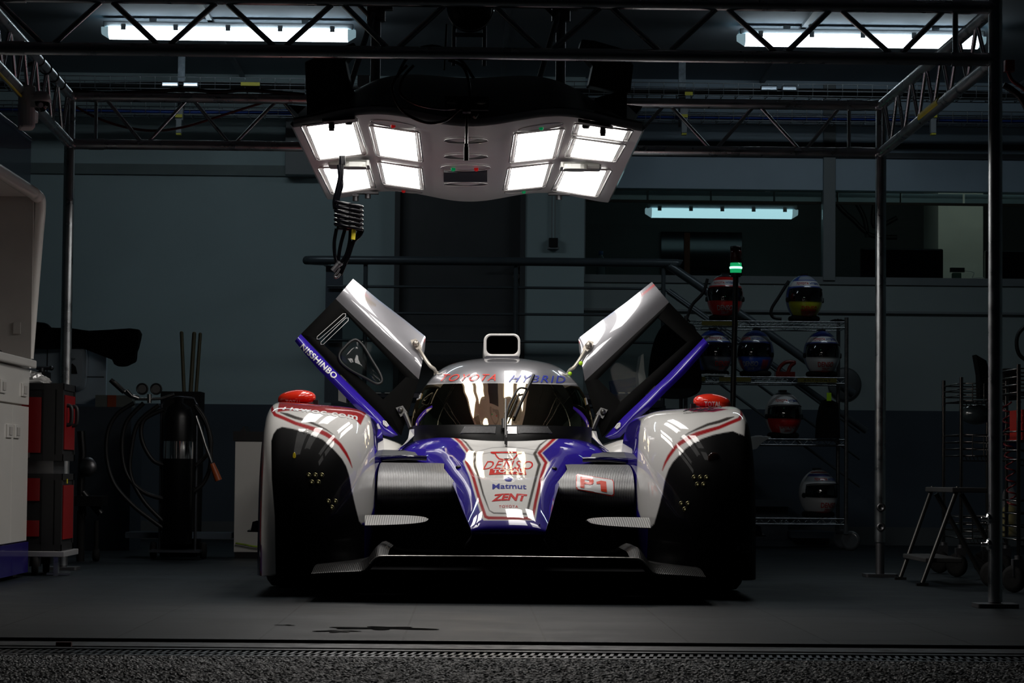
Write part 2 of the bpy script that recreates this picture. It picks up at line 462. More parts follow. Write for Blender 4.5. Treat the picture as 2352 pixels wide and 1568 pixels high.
def wall_rect(mb, px0, px1, z0, z1, Y, t=.1):
    x0 = W(px0, 900, Y).x; x1 = W(px1, 900, Y).x
    mb.box(((x0 + x1) / 2, Y + t / 2, (z0 + z1) / 2), (abs(x1 - x0), t, z1 - z0))
def xz(px, py, Y): p = W(px, py, Y); return p.x, p.z
# rear wall: left plain part, over the door, pillar; right part is the control room front
mb = MB()
DX0, DX1 = W(907, 700, WY).x, W(1203, 700, WY).x
PX1 = W(1340, 700, WY).x
DTOP = 2.62
mb.box(((-6 + DX0) / 2, WY + .05, (CEIL + .9) / 2), (DX0 + 6, .1, CEIL - .9))
mb.box(((DX0 + DX1) / 2, WY + .05, (CEIL + DTOP) / 2), (DX1 - DX0, .1, CEIL - DTOP))
mb.box(((DX1 + PX1) / 2, WY + .02, (CEIL + .9) / 2), (PX1 - DX1, .16, CEIL - .9))
SILL = 1.80
struct('wall_rear', mb, wallm)
mb = MB(); mb.box(((PX1 + 6) / 2, WY + .05, (SILL - .05 + .9) / 2), (6 - PX1, .1, SILL - .05 - .9)); struct('wall_rear_right', mb, mat('wall_plaster_dark', (.32, .38, .38), .8, var=.05, vscale=1.2))
mb = MB(); mb.box(((-6 + DX0) / 2, WY + .03, .45), (DX0 + 6, .14, .9)); mb.box(((DX1 + 6) / 2, WY + .03, .45), (6 - DX1, .14, .9)); mb.box(((DX0 + DX1) / 2, WY + .03, .45), (DX1 - DX0, .14, .9))
struct('wall_rear_dado', mb, wallb)
mb = MB(); mb.box((-2.9, WY - .05, .06), (6.2, .02, .12)); mb.box((3.1, WY - .05, .06), (5.6, .02, .12)); struct('baseboard_rear', mb, mat('grey_skirting', (.10, .11, .115), .6, var=.1))
mb = MB(); mb.box(((PX1 + 6) / 2, WY + .01, SILL - .03), (6 - PX1, .05, .05)); mb.box(((PX1 + 6) / 2, WY - .01, SILL - .24), (6 - PX1, .03, .015)); struct('trim_4', mb, framew)
# horizontal seam strips on the left wall
mb = MB(); mb.box((-3.2, WY - .01, 2.47), (5.6, .03, .07)); struct('trim_5', mb, mat('wall_band', (.20, .25, .25), .6, var=.1))
# door leaf and frame
mb = MB(); mb.box(((DX0 + DX1) / 2, WY + .05, (DTOP + .9) / 2), (DX1 - DX0 - .04, .05, DTOP - .9)); d1 = struct('door_1', mb, doorm, bevel=.004)
mb = MB(); mb.box((DX0 + .012, WY - .005, (DTOP + .9) / 2), (.035, .14, DTOP - .9)); mb.box((DX1 - .012, WY - .005, (DTOP + .9) / 2), (.035, .14, DTOP - .9)); mb.box(((DX0 + DX1) / 2, WY - .005, DTOP), (DX1 - DX0, .14, .04)); mb.build('door_frame', doorm, d1)
mb = MB(); h = W(1187, 606, WY - .06); mb.cyl(h, h + Vector((0, .08, 0)), .022); mb.tube([h + Vector((0, 0, 0)), h + Vector((-.02, -.02, 0)), h + Vector((-.1, -.02, 0))], .008); h2 = W(1186, 634, WY); mb.cyl(h2 + Vector((0, -.02, 0)), h2 + Vector((0, .03, 0)), .022); mb.build('door_handle', steel, d1)
# side walls
mb = MB(); mb.box((-6.05, 14.2, CEIL / 2), (.1, 14, CEIL)); struct('wall_left', mb, wallm)
mb = MB(); mb.box((6.05, 14.2, CEIL / 2), (.1, 14, CEIL)); struct('wall_right', mb, wallm)
# control room : upper fascia panels, windows, inner room
FH = W(1500, 432, WY).z
mb = MB(); mb.box(((PX1 + 6) / 2, WY + .05, (CEIL + FH) / 2), (6 - PX1, .1, CEIL - FH)); struct('wall_fascia', mb, bluegrey)
mb = MB()
for zz in (W(1500, 268, WY).z, W(1500, 330, WY).z, W(1500, 352, WY).z): mb.box(((PX1 + 6) / 2, WY - .015, zz), (6 - PX1, .03, .035))
struct('trim_6', mb, mat('fascia_seam', (.05, .06, .07), .5, var=.1))
mb = MB()
for a, b_ in ((1322, 1342), (1890, 1918)):
    wall_rect(mb, a, b_, SILL - .03, CEIL - .02 if a > 1800 else FH, WY - .03, .12)
struct('window_1', mb, framew, bevel=.003)
glass, N_, L_, b_ = node_mat('window_glass')
tr = N_.new('ShaderNodeBsdfTransparent'); tr.inputs[0].default_value = (.8, .86, .85, 1); gl = N_.new('ShaderNodeBsdfGlossy'); gl.inputs['Roughness'].default_value = .02
fr = N_.new('ShaderNodeFresnel'); fr.inputs[0].default_value = 1.5; mxs = N_.new('ShaderNodeMixShader'); L_.new(fr.outputs[0], mxs.inputs[0]); L_.new(tr.outputs[0], mxs.inputs[1]); L_.new(gl.outputs[0], mxs.inputs[2])
L_.new(mxs.outputs[0], N_['Material Output'].inputs[0])
mb = MB(); mb.box((W(1616, 540, WY).x, WY + .03, (SILL + FH) / 2), (W(1890, 540, WY).x - W(1342, 540, WY).x, .008, FH - SILL)); mb.build('pane', glass, bpy.data.objects['window_1'])
mb = MB(); mb.box(((W(1918, 540, WY).x + 6) / 2, WY + .03, (SILL + FH) / 2), (6 - W(1918, 540, WY).x, .008, FH - SILL)); mb.build('pane', glass, bpy.data.objects['window_1'])
# inner control room
inner = mat('control_room_wall', (.22, .23, .22), .8, var=.05)
RY = 20.6
mb = MB(); mb.box(((PX1 + 6) / 2, RY + .05, 2.3), (6 - PX1, .1, 2.8)); struct('wall_control_room', mb, inner)
mb = MB(); mb.box(((PX1 + 6) / 2, (WY + RY) / 2 + .1, FH + .36), (6 - PX1, RY - WY, .05)); struct('ceiling_control_room', mb, mat('control_room_ceiling', (.45, .47, .46), .8, var=.05))
mb = MB(); mb.box(((PX1 + 6) / 2, (WY + RY) / 2 + .1, .85), (6 - PX1, RY - WY, .1)); struct('floor_control_room', mb, wallb)
mb = MB(); mb.box((PX1 - .05, (WY + RY) / 2 + .1, 2.1), (.1, RY - WY, 2.6)); struct('wall_control_room_side', mb, inner)
# bulkhead strip under the inner ceiling (white soffit tiles)
mb = MB()
for i in range(12):
    x0 = PX1 + .02 + i * .43
    mb.box((x0 + .2, WY + .13, FH - .035), (.415, .02, .062))
struct('trim_7', mb, mat('soffit_tiles', (.75, .85, .85), .7, var=.05))
mb = MB(); mb.box(((PX1 + 6) / 2, WY + .13, FH - .075), (6 - PX1, .03, .016)); struct('trim_8', mb, mat('soffit_edge', (.12, .08, .06), .7, var=.1))
# inner column
mb = MB(); a = W(2155, 540, 18.6); c = W(2258, 540, 18.6); mb.box(((a.x + c.x) / 2, 18.9, 2.1), (c.x - a.x, .6, 2.6)); struct('column_1', mb, mat('cream_column', (.52, .54, .48), .8, var=.05))
mb = MB(); a = W(1519, 532, RY - .02); c = W(1703, 700, RY - .02); mb.box(((a.x + c.x) / 2, RY - .01, (a.z + .95) / 2), (c.x - a.x, .05, a.z - .95)); d2 = struct('door_2', mb, glossblk)
mb = MB(); e = W(1578, 600, RY - .06); mb.box((e.x, RY - .05, (a.z + .95) / 2), (.045, .03, a.z - .97)); mb.build('door_post', mat('orange_brown_post', (.25, .07, .02), .6, var=.1), d2)

# ------------------------------------------------------------------ ceiling lamps
lampm = mat('lamp_housing', (.35, .37, .38), .5, var=.05)
tubem = mat('lit_diffuser', (.9, .95, 1), .3, emit=(.80, .93, 1.0), estr=TUBE_L)
tubec = mat('clear_end_cap', (.45, .6, .65), .2, emit=(.5, .75, .85), estr=.35)
def ceiling_lamp(pxl, pxr, py, Y, label, mount, strength=None, z_off=0):
    a = W(pxl, py, Y); b = W(pxr, py, Y); z = a.z * .5 + b.z * .5 + z_off; x0, x1 = a.x, b.x; L = x1 - x0
    t = thing('ceiling_lamp', ((x0 + x1) / 2, Y, z), label, 'lamp', 'fluorescent lamps overhead')
    m = MB(); m.box(((x0 + x1) / 2, Y, z + .048), (L * .985, .10, .035)); 
    if mount > z + .09:
        for k in (.2, .8): m.box((x0 + L * k, Y, (mount + z + .07) / 2), (.04, .04, mount - z - .07))
    m.build('housing', lampm, t, bevel=.006)
    prof = [(-.06, .032), (-.058, .0), (-.042, -.024), (-.014, -.033), (.014, -.033), (.042, -.024), (.058, 0), (.06, .032)]
    def seg(xa, xb, n, mt, s0=1, s1=1):
        q = MB(); q.grid([[(xa, Y + p[0] * s0, z + p[1] * s0 + .035 * (1 - s0)) for p in prof], [(xb, Y + p[0] * s1, z + p[1] * s1 + .035 * (1 - s1)) for p in prof]]); 
        q.add([(xa, Y + p[0] * s0, z + p[1] * s0 + .035 * (1 - s0)) for p in prof], [tuple(range(8))], False); q.add([(xb, Y + p[0] * s1, z + p[1] * s1 + .035 * (1 - s1)) for p in prof], [tuple(range(7, -1, -1))], False)
        q.build(n, mt, t)
    seg(x0 + .045, x1 - .045, 'diffuser', tubem if strength is None else strength)
    seg(x0, x0 + .045, 'end_cap', tubec, .6, 1); seg(x1 - .045, x1, 'end_cap', tubec, 1, .6)
    for k in range(5):
        q = MB(); q.box((x0 + L * (.09 + .205 * k), Y - .063, z + .03), (.028, .012, .035)); q.build('clip', lampm, t)
    return t
ceiling_lamp(234, 817, 80, 15.3, 'long lit fluorescent ceiling lamp at upper left above the lattice beam', CEIL)
ceiling_lamp(1693, 2263, 96, 15.3, 'long lit fluorescent ceiling lamp at upper right behind the diagonal braces', CEIL)
ceiling_lamp(1482, 1832, 491, 19.2, 'bluish glowing tube standing in for a lamp reflection in the control room window', FH + .33, mat('reflection_glow', (.8, .9, .95), .3, emit=(.55, .85, .95), estr=1.1))  # glowing tube inside the room imitates a lamp's reflection in the pane
ceiling_lamp(1950, 2500, 400, 18.0, 'added fill lamp hidden above the right window panes to brighten the cream column', FH + .33, mat('added_fill_diffuser', (.9, .9, .85), .3, emit=(.92, .98, .9), estr=1.9), z_off=.12)  # unseen lamp added to brighten the cream column behind the glass

# ------------------------------------------------------------------ wire cable trays along the rear wall
wire = mat('galvanised_wire', (.30, .33, .36), .4, .8, var=.1)
cab_k = mat('black_cable', (.006, .006, .007), .5, var=.2); cab_b = mat('blue_cable', (.02, .06, .30), .5, var=.1); cab_r = mat('dark_red_cable', (.10, .006, .005), .4, var=.1)
yell = mat('yellow_tag', (.65, .60, .04), .5, var=.05)
def tray(pyc, Y, label, cabmats):
    zc = W(400, pyc, Y).z; x0, x1 = -4.2, 4.6
    t = thing('cable_tray', (0, Y, zc), label, 'cable tray', 'wire cable trays on the rear wall')
    m = MB()
    for dy, dz in ((-.1, .045), (-.1, -.0), (-.1, -.03), (0, -.03), (.1, -.03), (.1, .045)): m.cyl((x0, Y + dy, zc + dz), (x1, Y + dy, zc + dz), .003, 6)
    x = x0
    while x <= x1:
        m.tube([(x, Y - .1, zc + .045), (x, Y - .1, zc - .03), (x, Y + .1, zc - .03), (x, Y + .1, zc + .045)], .003, 5); x += .095
    m.build('wire_basket', wire, t)
    for i, cm in enumerate(cabmats):
        q = MB(); rr = random.Random(i + pyc)
        q.tube(catmull([(x0 + k * .8, Y - .07 + i * .035, zc - .012 + rr.uniform(0, .02)) for k in range(12)], 3), .012 if cm is not cab_k else .016, 6); q.build('cable', cm, t)
    m = MB()
    for pxh in (412, 1570): 
        xx = W(pxh, 200, Y).x; m.box((xx, Y + .12, (zc + CEIL) / 2), (.045, .03, CEIL - zc + .1))
        m.build('hanger', mat('slotted_strut', (.22, .26, .30), .45, .7, var=.3, vscale=40), t); m = MB()
    return t
tray(198, 16.6, 'upper galvanised wire cable tray with black cables under the ceiling', [cab_k, cab_k, cab_k, cab_k])
tray(256, 16.9, 'lower galvanised wire cable tray with blue cables along the rear wall', [cab_b, cab_b, cab_b, cab_k])
for px_, py_, lab in ((1582, 215, 'small yellow tag on the upper cable tray right of the light rig'), (575, 193, 'long yellow tag on the upper cable tray at the left')):
    m = MB(); p = W(px_, py_, 16.47); m.box(p, (.05 if px_ > 1000 else .12, .012, .022)); m.build('cable_tag', yell, label=lab, category='tag')
for px_, lab in ((411, 'grey socket box hanging below the cable trays at the left'), (1571, 'grey socket box hanging below the cable trays right of the rig'), (2143, 'grey socket box hanging below the cable trays behind the right diagonal beam')):
    p = W(px_, 290, 16.75); t = thing('socket_box', p, lab, 'socket', 'hanging socket boxes')
    m = MB(); m.box(p, (.035, .05, .09)); m.box(p + Vector((0, .02, .08)), (.05, .05, .08)); m.build('box', mat('grey_plastic', (.25, .28, .30), .5, var=.05), t, bevel=.003)
    m = MB(); m.box(p + Vector((0, 0, .065)), (.045, .052, .02)); m.box(p + Vector((0, 0, -.052)), (.03, .052, .01)); m.build('yellow_flap', yell, t)
for px_, w_ in ((418, .30), (1793, .30)):
    p = W(px_, 194 if px_ < 1000 else 203, 16.48)
    t = thing('junction_box', p, 'shiny clear junction box fixed on the upper cable tray, ' + ('left of the rig' if px_ < 1000 else 'right of the rig'), 'box', 'shiny boxes on the cable tray')
    m = MB(); m.box(p + Vector((-.075, 0, 0)), (.11, .03, .035)); m.box(p + Vector((.055, 0, 0)), (.10, .03, .035)); m.build('cover', mat('clear_cover', (.6, .65, .7), .06, .9, var=.1), t, bevel=.008)

# red drooping cable on the left beam, in front of the trays
m = MB(); m.tube(catmull([W(x, y, 12.15) for x, y in ((165, 240), (215, 267), (280, 290), (350, 300), (420, 292), (500, 268), (590, 240), (640, 226))], 5), .006, 8)
m.build('hanging_cable', cab_r, label='dark red cable drooping under the left rear lattice beam', category='cable')

# ------------------------------------------------------------------ landing with railing in front of the door
RYY = 16.75
railm = mat('blue_grey_rail', (.09, .11, .125), .35, .3, var=.08)
a = W(760, 900, RYY); b = W(1530, 900, RYY)
mb = MB(); mb.box(((a.x + b.x) / 2, (RYY + WY) / 2 + .02, .86), (b.x - a.x, WY - RYY - .02, .08))
mb.box(((a.x + b.x) / 2, RYY + .1, .41), (b.x - a.x - .1, .06, .82))
for k in range(4):
    mb.box((b.x + .14 + .27 * k, (RYY + WY) / 2 + .02, .86 - .2 * (k + 1) + .02), (.28, WY - RYY - .02, .04)); mb.box((b.x + .14 + .27 * k, RYY + .25, (.86 - .2 * (k + 1)) / 2), (.27, .04, .86 - .2 * (k + 1)))
struct('stair_landing', mb, wallb)
t = thing('stair_railing', (a.x, RYY, .9), 'blue-grey tubular handrail around the landing in front of the dark door', 'railing')
m = MB(); m.tube(catmull([W(752, 604, RYY + .5), W(748, 600, RYY + .1), W(762, 597, RYY), W(1500, 604, RYY), W(1535, 610, RYY), W(1570, 632, RYY), W(1640, 680, RYY), W(1800, 790, RYY), W(1960, 905, RYY)], 5), .028, 12); m.build('handrail', railm, t)
for y0, y1 in ((657, 663), (718, 724), (781, 787)):
    m = MB(); m.tube([W(752, y0, RYY + .02), W(1525, y1, RYY + .02), W(1525 + (y0 - 600) * 0 + 450, y1 + 330, RYY + .02)], .009, 8); m.build('rail_bar', railm, t)
for px_, top in ((840, 600), (1185, 603), (1524, 608)):
    p = W(px_, top, RYY + .01); m = MB(); m.cyl(p, (p.x, p.y, .9), .014, 8); m.build('rail_post', railm, t)
m = MB(); p = W(768, 610, RYY + .03); m.box((p.x, p.y + .03, (p.z + .9) / 2), (.11, .03, p.z - .9)); m.build('end_plate', mat('blue_grey_plate', (.075, .095, .12), .5, var=.08), t)
m = MB(); m.cyl(W(1535, 668, RYY + .05), W(1990, 990, RYY + .05), .02, 8); m.build('rail_bar', railm, t)
# socket with conduit on the pillar
p = W(1271, 557, WY - .1); t = thing('wall_switch', p, 'small dark switch box on the pale pillar right of the dark door', 'switch')
m = MB(); m.box(p, (.062, .05, .06)); m.build('housing', blackm, t, bevel=.004); m = MB(); m.box(p + Vector((0, .02, -.035)), (.08, .06, .012)); m.build('bracket', lampm, t)
m = MB(); q = W(1271, 430, WY - .09)
for dx in (-.01, .01): m.cyl(p + Vector((dx, .01, .03)), Vector((p.x + dx, p.y + .01, q.z)), .004, 6)
m.build('conduit', lampm, t)
# grey wall boxes behind rig
m = MB(); p = W(695, 325, WY - .08); m.box(p, (.22, .14, .46)); m.build('wall_cabinet', mat('grey_wall_box', (.22, .24, .25), .5, var=.04), bevel=.004, label='grey wall box mostly hidden behind the left edge of the light rig', category='box')

# control room contents
p = W(1380, 604, WY + .35); t = thing('water_bottle', (p.x, p.y, SILL - .0), 'small clear bottle with blue cap standing on the control room window sill', 'bottle')
m = MB(); m.lathe([(.0, 0), (.03, 0), (.032, .02), (.029, .07), (.032, .1), (.03, .12), (.013, .145), (.013, .155)], (p.x, p.y, SILL + .005)); m.build('body', mat('bottle_plastic', (.35, .42, .45), .1, trans=.5, var=.03), t)
m = MB(); m.lathe([(0.0, .178), (.015, .178), (.016, .152), (.0, .152)], (p.x, p.y, SILL + .005)); m.build('cap', mat('blue_cap', (.08, .2, .45), .4, var=.03), t)
m = MB(); m.box((W(1800, 560, WY + .55).x, WY + .6, SILL - .03), (6.5, .7, .05)); m.build('control_desk', framew, label='grey desk top behind the control room windows', category='desk')
for (x0, x1, y0, lab) in ((1976, 2165, 570, 'wide black screen standing on the control desk between the far post and the cream column'), (2262, 2352, 575, 'black screen at the far right on the control desk beside the cream column')):
    a = W(x0, y0, WY + .6); b = W(x1, 636, WY + .6); t = thing('monitor', ((a.x + b.x) / 2, a.y, SILL), lab, 'monitor', 'screens on the control desk')
    m = MB(); m.box(((a.x + b.x) / 2, a.y, (a.z + SILL + .01) / 2), (b.x - a.x, .06, a.z - SILL - .01)); m.build('screen', glossblk, t, bevel=.01)
    m = MB(); m.box(((a.x + b.x) / 2, a.y + .04, SILL + .005), (.2, .12, .02)); m.build('stand', blackm, t)
p = W(2197, 622, WY + .3); t = thing('desk_phone', (p.x, p.y, SILL), 'small dark handset with a curled cord on the sill before the cream column', 'telephone')
m = MB(); m.box((p.x, p.y, SILL + .03), (.06, .05, .05)); m.build('base', mat('green_grey_plastic', (.08, .14, .10), .5, var=.1), t, bevel=.006); m = MB(); m.rbox((p.x + .005, p.y, SILL + .075), (.1, .04, .03), .012); m.build('handset', blackm, t)
m = MB(); m.tube(catmull([(p.x + .06, p.y, SILL + .07), (p.x + .12, p.y, SILL + .06), (p.x + .11, p.y, SILL + .02), (p.x + .17, p.y, SILL + .03), (p.x + .2, p.y, SILL + .01)], 5), .003, 6); m.build('cord', whitep, t)
m = MB(); 
for pts in (((1915, 425), (1925, 470), (1960, 505), (2000, 540), (2060, 545)), ((1960, 455), (1985, 500), (1992, 545)), ((2010, 455), (2008, 520), (2060, 500))):
    m.tube(catmull([W(x, y, 19.4) for x, y in pts], 5), .018, 6)
m.build('ceiling_hose', cab_k, label='loose dark hoses hanging inside the control room behind the far post', category='hose')
# ================================================================== GANTRY
NY, FY = 9.4, 12.1
gx = [W(150, 900, FY).x, W(2022, 900, FY).x]; gn = [W(-60, 900, NY).x, W(2286, 900, NY).x]
gantry = thing('lattice_gantry', (.1, (NY + FY) / 2, 0), 'aluminium tube gantry of lattice beams on round posts standing around the car', 'gantry')
R0 = .0255
def zat(px, py, Y): return W(px, py, Y).z
ztn, zbn = zat(1176, 4, NY), zat(1176, 124, NY)
ztf, zbf = zat(1100, 232, FY), zat(1100, 341, FY)
zt = (ztn + ztf) / 2; zb = (zbn + zbf) / 2
def post(x, y, ztop, knobs, label_z=0):
    m = MB(); m.cyl((x, y, .16 if knobs else .02), (x, y, ztop), R0 * (1.0), 20); o = m.build('post', alu, gantry)
    m = MB(); m.cyl((x, y, .012), (x, y, .2), R0 * .82, 16); m.rbox((x, y, .008), (.15, .13, .014), .01); m.build('base_plate', alu_dark, o)
    for kz in knobs:
        m = MB(); d = Vector((.02 if x < 0 else -.012, -1, 0)).normalized(); c = Vector((x, y, kz)) + d * R0
        m.lathe([(.019, -.004), (.021, .004), (.017, .009), (.010, .010), (.010, .006), (0, .006)], c, d, 20); m.build('bolt', alu_dark, o)
    return o
posts = [post(gx[0], FY, ztf, []), post(gx[1], FY, ztf, [zat(2024, 1165, FY - .03), zat(2024, 1210, FY - .03)]), post(gn[0], NY, ztn + .2, []), post(gn[1], NY, ztn + .3, [])]
for kz in (1191, 1250):
    m = MB(); c = Vector((gn[1] - R0 * .9, NY, zat(2270, kz, NY))); m.lathe([(.02, -.01), (.022, .004), (.015, .01), (.008, .01), (.008, .03), (.0, .03)], c, (-1, -.25, 0), 20); m.build('bolt', chrome, posts[3])
def truss(p0, p1, z_t, z_b, tops, bots, verts, name, r=.0235, mt=None):
    p0 = Vector((*p0, 0)); p1 = Vector((*p1, 0)); mt = mt or alu
    for z, n in ((z_t, 'top_chord'), (z_b, 'bottom_chord')):
        m = MB(); m.cyl(p0 + Vector((0, 0, z)), p1 + Vector((0, 0, z)), r, 18); 
        m.build(n, mt, gantry)
        d = (p1 - p0).normalized()
        for e, s in ((p0, 1), (p1, -1)):
            q = MB()
            q.cyl(e + d * s * .09 + Vector((0, 0, z)), e + d * s * .16 + Vector((0, 0, z)), r * 1.12, 18)
            q.cyl(e + Vector((0, 0, z)), e + d * s * .1 + Vector((0, 0, z)), r * 1.04, 14); q.ball(tuple(e + d * s * .018 + Vector((0, 0, z))), r * 1.15, 12)
            q.build('coupler', mt, gantry)
    L = (p1 - p0).length
    def at(s, z): return p0.lerp(p1, s) + Vector((0, 0, z))
    segs = []
    nodes = sorted([(s, 't') for s in tops] + [(s, 'b') for s in bots]); g = .011 / L * 1.0
    for (sa, ka), (sb, kb) in zip(nodes, nodes[1:]):
        if ka != kb and (sb - sa) * L < .40: segs.append((at(sa + .022 / L, z_t - r * .8 if ka == 't' else z_b + r * .8), at(sb - .022 / L, z_t - r * .8 if kb == 't' else z_b + r * .8)))
    for s in verts: segs.append((at(s, z_b), at(s, z_t)))
    for a, b in segs:
        m = MB(); m.cyl(a, b, .0105 if name == 'front' else .0088, 10); m.build('brace', mt, gantry)
def sof(px, p0, p1, Y):   # parameter along a beam that runs across
    return (W(px, 300, Y).x - p0[0]) / (p1[0] - p0[0])
a, b = (gn[0], NY), (gn[1], NY)
truss(a, b, ztn, zbn, [sof(x, a, b, NY) for x in (-25, 240, 505, 772, 1030, 1120, 1390, 1656, 1918, 2178)], [sof(x, a, b, NY) for x in (107, 373, 640, 900, 1254, 1526, 1793, 2057)], [sof(2194, a, b, NY)], 'front')
a, b = (gx[0], FY), (gx[1], FY)
truss(a, b, ztf, zbf, [sof(x, a, b, FY) for x in (235, 436, 641, 845, 1050, 1120, 1327, 1532, 1738, 1936)], [sof(x, a, b, FY) for x in (333, 534, 740, 945, 1225, 1430, 1638, 1843)], [sof(x, a, b, FY) for x in (220, 1950)], 'rear')
# side beams (tilt slightly so both ends meet the posts)
def side(i):
    n = Vector((gn[i], NY, 0)); f = Vector((gx[i], FY, 0))
    for za, zb_, nm in ((ztf, ztn, 'top_chord'), (zbf, zbn, 'bottom_chord')):
        m = MB(); m.cyl(f + Vector((0, 0, za)), n + Vector((0, 0, zb_)), .0235, 18); m.build(nm, alu, gantry)
    L = (n - f).length; N = 13
    def at(s, top): return f.lerp(n, s) + Vector((0, 0, (ztf + (ztn - ztf) * s - .018) if top else (zbf + (zbn - zbf) * s + .018)))
    for k in range(N):
        s0 = .04 + k * .9 / N; s1 = s0 + .9 / N
        m = MB(); m.cyl(at(s0 + .006, k % 2 == 0), at(s1 - .006, k % 2 == 1), .0085, 10); m.build('brace', alu, gantry)
    m = MB(); m.cyl(at(.03, 0), at(.03, 1), .0085, 10); m.build('brace', alu, gantry)
side(0); side(1)
# cables strapped to the beams
m = MB(); m.tube(catmull([W(x, y, FY - .01) for x, y in ((60, 150), (95, 143), (118, 165), (130, 190), (150, 205), (230, 213), (330, 211), (430, 206), (500, 211), (560, 207), (640, 212), (700, 218))], 4), .009, 6); m.build('beam_cable', cab_k, label='black cable lying along the top of the left rear lattice beam', category='cable')
for i, (X, dx) in enumerate(((0, .0), (0, .0))):
    pass
m = MB()
for s in (.15, .24, .33, .42):
    p = Vector((gx[0], FY, ztf)).lerp(Vector((gn[0], NY, ztn)), s); d = (Vector((gn[0], NY, 0)) - Vector((gx[0], FY, 0))).normalized(); sd = Vector((d.y, -d.x, 0))
    m.tube([p + sd * math.cos(t) * .026 + Vector((0, 0, math.sin(t) * .026)) for t in [2 * PI * k / 16 for k in range(16)]], .0025, 5, closed=True)
m.build('cable_tie', cab_k, gantry)
p0 = Vector((gx[1], FY, zbf)); p1 = Vector((gn[1], NY, zbn))
m = MB(); m.cyl(p0.lerp(p1, .43) + Vector((-.003, -.006, .004)), p0.lerp(p1, .60) + Vector((-.003, -.006, .004)), .0235, 12); m.build('yellow_tape', yell, gantry)
# lamps left : yellow tape on left beam
p0 = Vector((gx[0], FY, zbf)); p1 = Vector((gn[0], NY, zbn))
m = MB(); m.cyl(p0.lerp(p1, .50) + Vector((.01, 0, -.028)), p0.lerp(p1, .98) + Vector((.01, 0, -.03)), .005, 8); m.build('yellow_cable', yell, gantry)
# security camera on the left side beam
p = W(70, 248, 10.45)
t = thing('security_camera', p, 'white dome security camera clamped on the left side beam', 'camera')
m = MB(); R = Matrix.Rotation(math.radians(15), 3, 'Z'); m.rbox(p + Vector((-.015, 0, 0)), (.062, .13, .17), .025, R); m.box(p + Vector((-.03, .16, 0)), (.03, .26, .05)); m.build('housing', mat('camera_white', (.62, .61, .60), .4, var=.04), t, bevel=.008)
m = MB(); c = p + Vector((.045, -.03, .02)); m.lathe([(0, .045), (.02, .042), (.036, .03), (.042, .012), (.043, 0), (0, 0)], c, (0, 0, 1), 20); m.box(c + Vector((-.02, 0, .0)), (.05, .06, .05)); m.build('dome_cover', MATS['camera_white'], t)
m = MB(); m.ball(tuple(c + Vector((0, 0, -.004))), .036, 16, (1, 1, 1)); m.build('dome', glossblk, t)
m = MB(); m.cyl(c + Vector((.0, -.03, -.014)), c + Vector((.008, -.041, -.018)), .011); m.build('lens', alu_dark, t)

# ================================================================== OVERHEAD LIGHT RIG
def rig_h(s): return .045 * (1 - math.cos(2 * PI * min(1.0, abs(s) / 1.08))) / 2
RZ = 1.732
RC = (W(1075, 286, 9.5).x + W(1075, 460, 12.2).x) / 2
def rig_half(v): return .645 + .004 * (v - 9.5)
def rigpt(px, py, dz=0.0):
    v = 10.5
    for _ in range(25):
        p = W(px, py, v); z = RZ + rig_h((p.x - RC) / .645) + dz
        v2 = 6000 * 0 + v * (z - CAM.z) / (p.z - CAM.z); v = .4 * v + .6 * v2
    return W(px, py, v)
rig = thing('light_rig', (RC, 10.85, RZ), 'large gull-shaped overhead light rig with nine glowing panels hanging above the car', 'light rig')
rigw = mat('rig_grey_gloss', (.66, .65, .65), .28, coat=.3, var=.02)
NS = 60; rows = []
V0, V1 = 9.52, 12.2
for i in range(24):
    v = V0 + (V1 - V0) * i / 23; hw = rig_half(v)
    rows.append([(RC + hw * s, v + (.10 * abs(s) ** 2 if i == 0 else (.10 * abs(s) ** 2) * (1 - i / 23)), RZ + rig_h(s)) for s in [-1 + 2 * k / NS for k in range(NS + 1)]])
m = MB(); m.grid([r[::-1] for r in rows]); 
# rim
for row in (rows[0], rows[-1]):
    m.grid([row, [(p[0], p[1] + (-.012 if row is rows[0] else .012), p[2] + .012) for p in row], [(p[0], p[1], p[2] + .03) for p in row]])
for k in (0, -1):
    col_ = [r[k] for r in rows]; sg = -1 if k == 0 else 1
    m.grid([col_, [(p[0] + sg * .012, p[1], p[2] + .012) for p in col_], [(p[0], p[1], p[2] + .03) for p in col_]])
under = m.build('underside', rigw, rig)
# dark upper shell
m = MB(); rs = []
for i in range(25):
    a = i / 24; v = V0 - .005 + (V1 - V0) * a
    prof_v = math.sin(PI * min(1, a / .44) / 2) if a < .44 else 1 - .75 * ((a - .44) / .56) ** 1.3
    row = []
    for k in range(NS + 1):
        s = -1 + 2 * k / NS
        hw = rig_half(v) + .01; e = (1 - abs(s) ** 5)
        zt_ = .035 + rig_h(s) + (.30 * (1 - .55 * s * s)) * (e ** .6) * max(.0, prof_v)
        row.append((RC + hw * s, v + .10 * abs(s) ** 2 * (1 - a), RZ + max(zt_ , rig_h(s) + .028)))
    rs.append(row)
m.grid(rs); m.build('upper_shell', mat('rig_black_shell', (.012, .011, .011), .35, spec=.3, var=.15), rig)
panel_m, N_, L_, b_ = node_mat('lit_light_panel')
tc = N_.new('ShaderNodeTexCoord'); nz = N_.new('ShaderNodeTexWave'); nz.bands_direction = 'Y'; nz.inputs['Scale'].default_value = .7; nz.inputs['Distortion'].default_value = 2.5; nz.inputs['Detail'].default_value = 1
L_.new(tc.outputs['Object'], nz.inputs[0]); mr = N_.new('ShaderNodeMapRange'); mr.inputs[3].default_value = RIG_L * .92; mr.inputs[4].default_value = RIG_L * 1.08
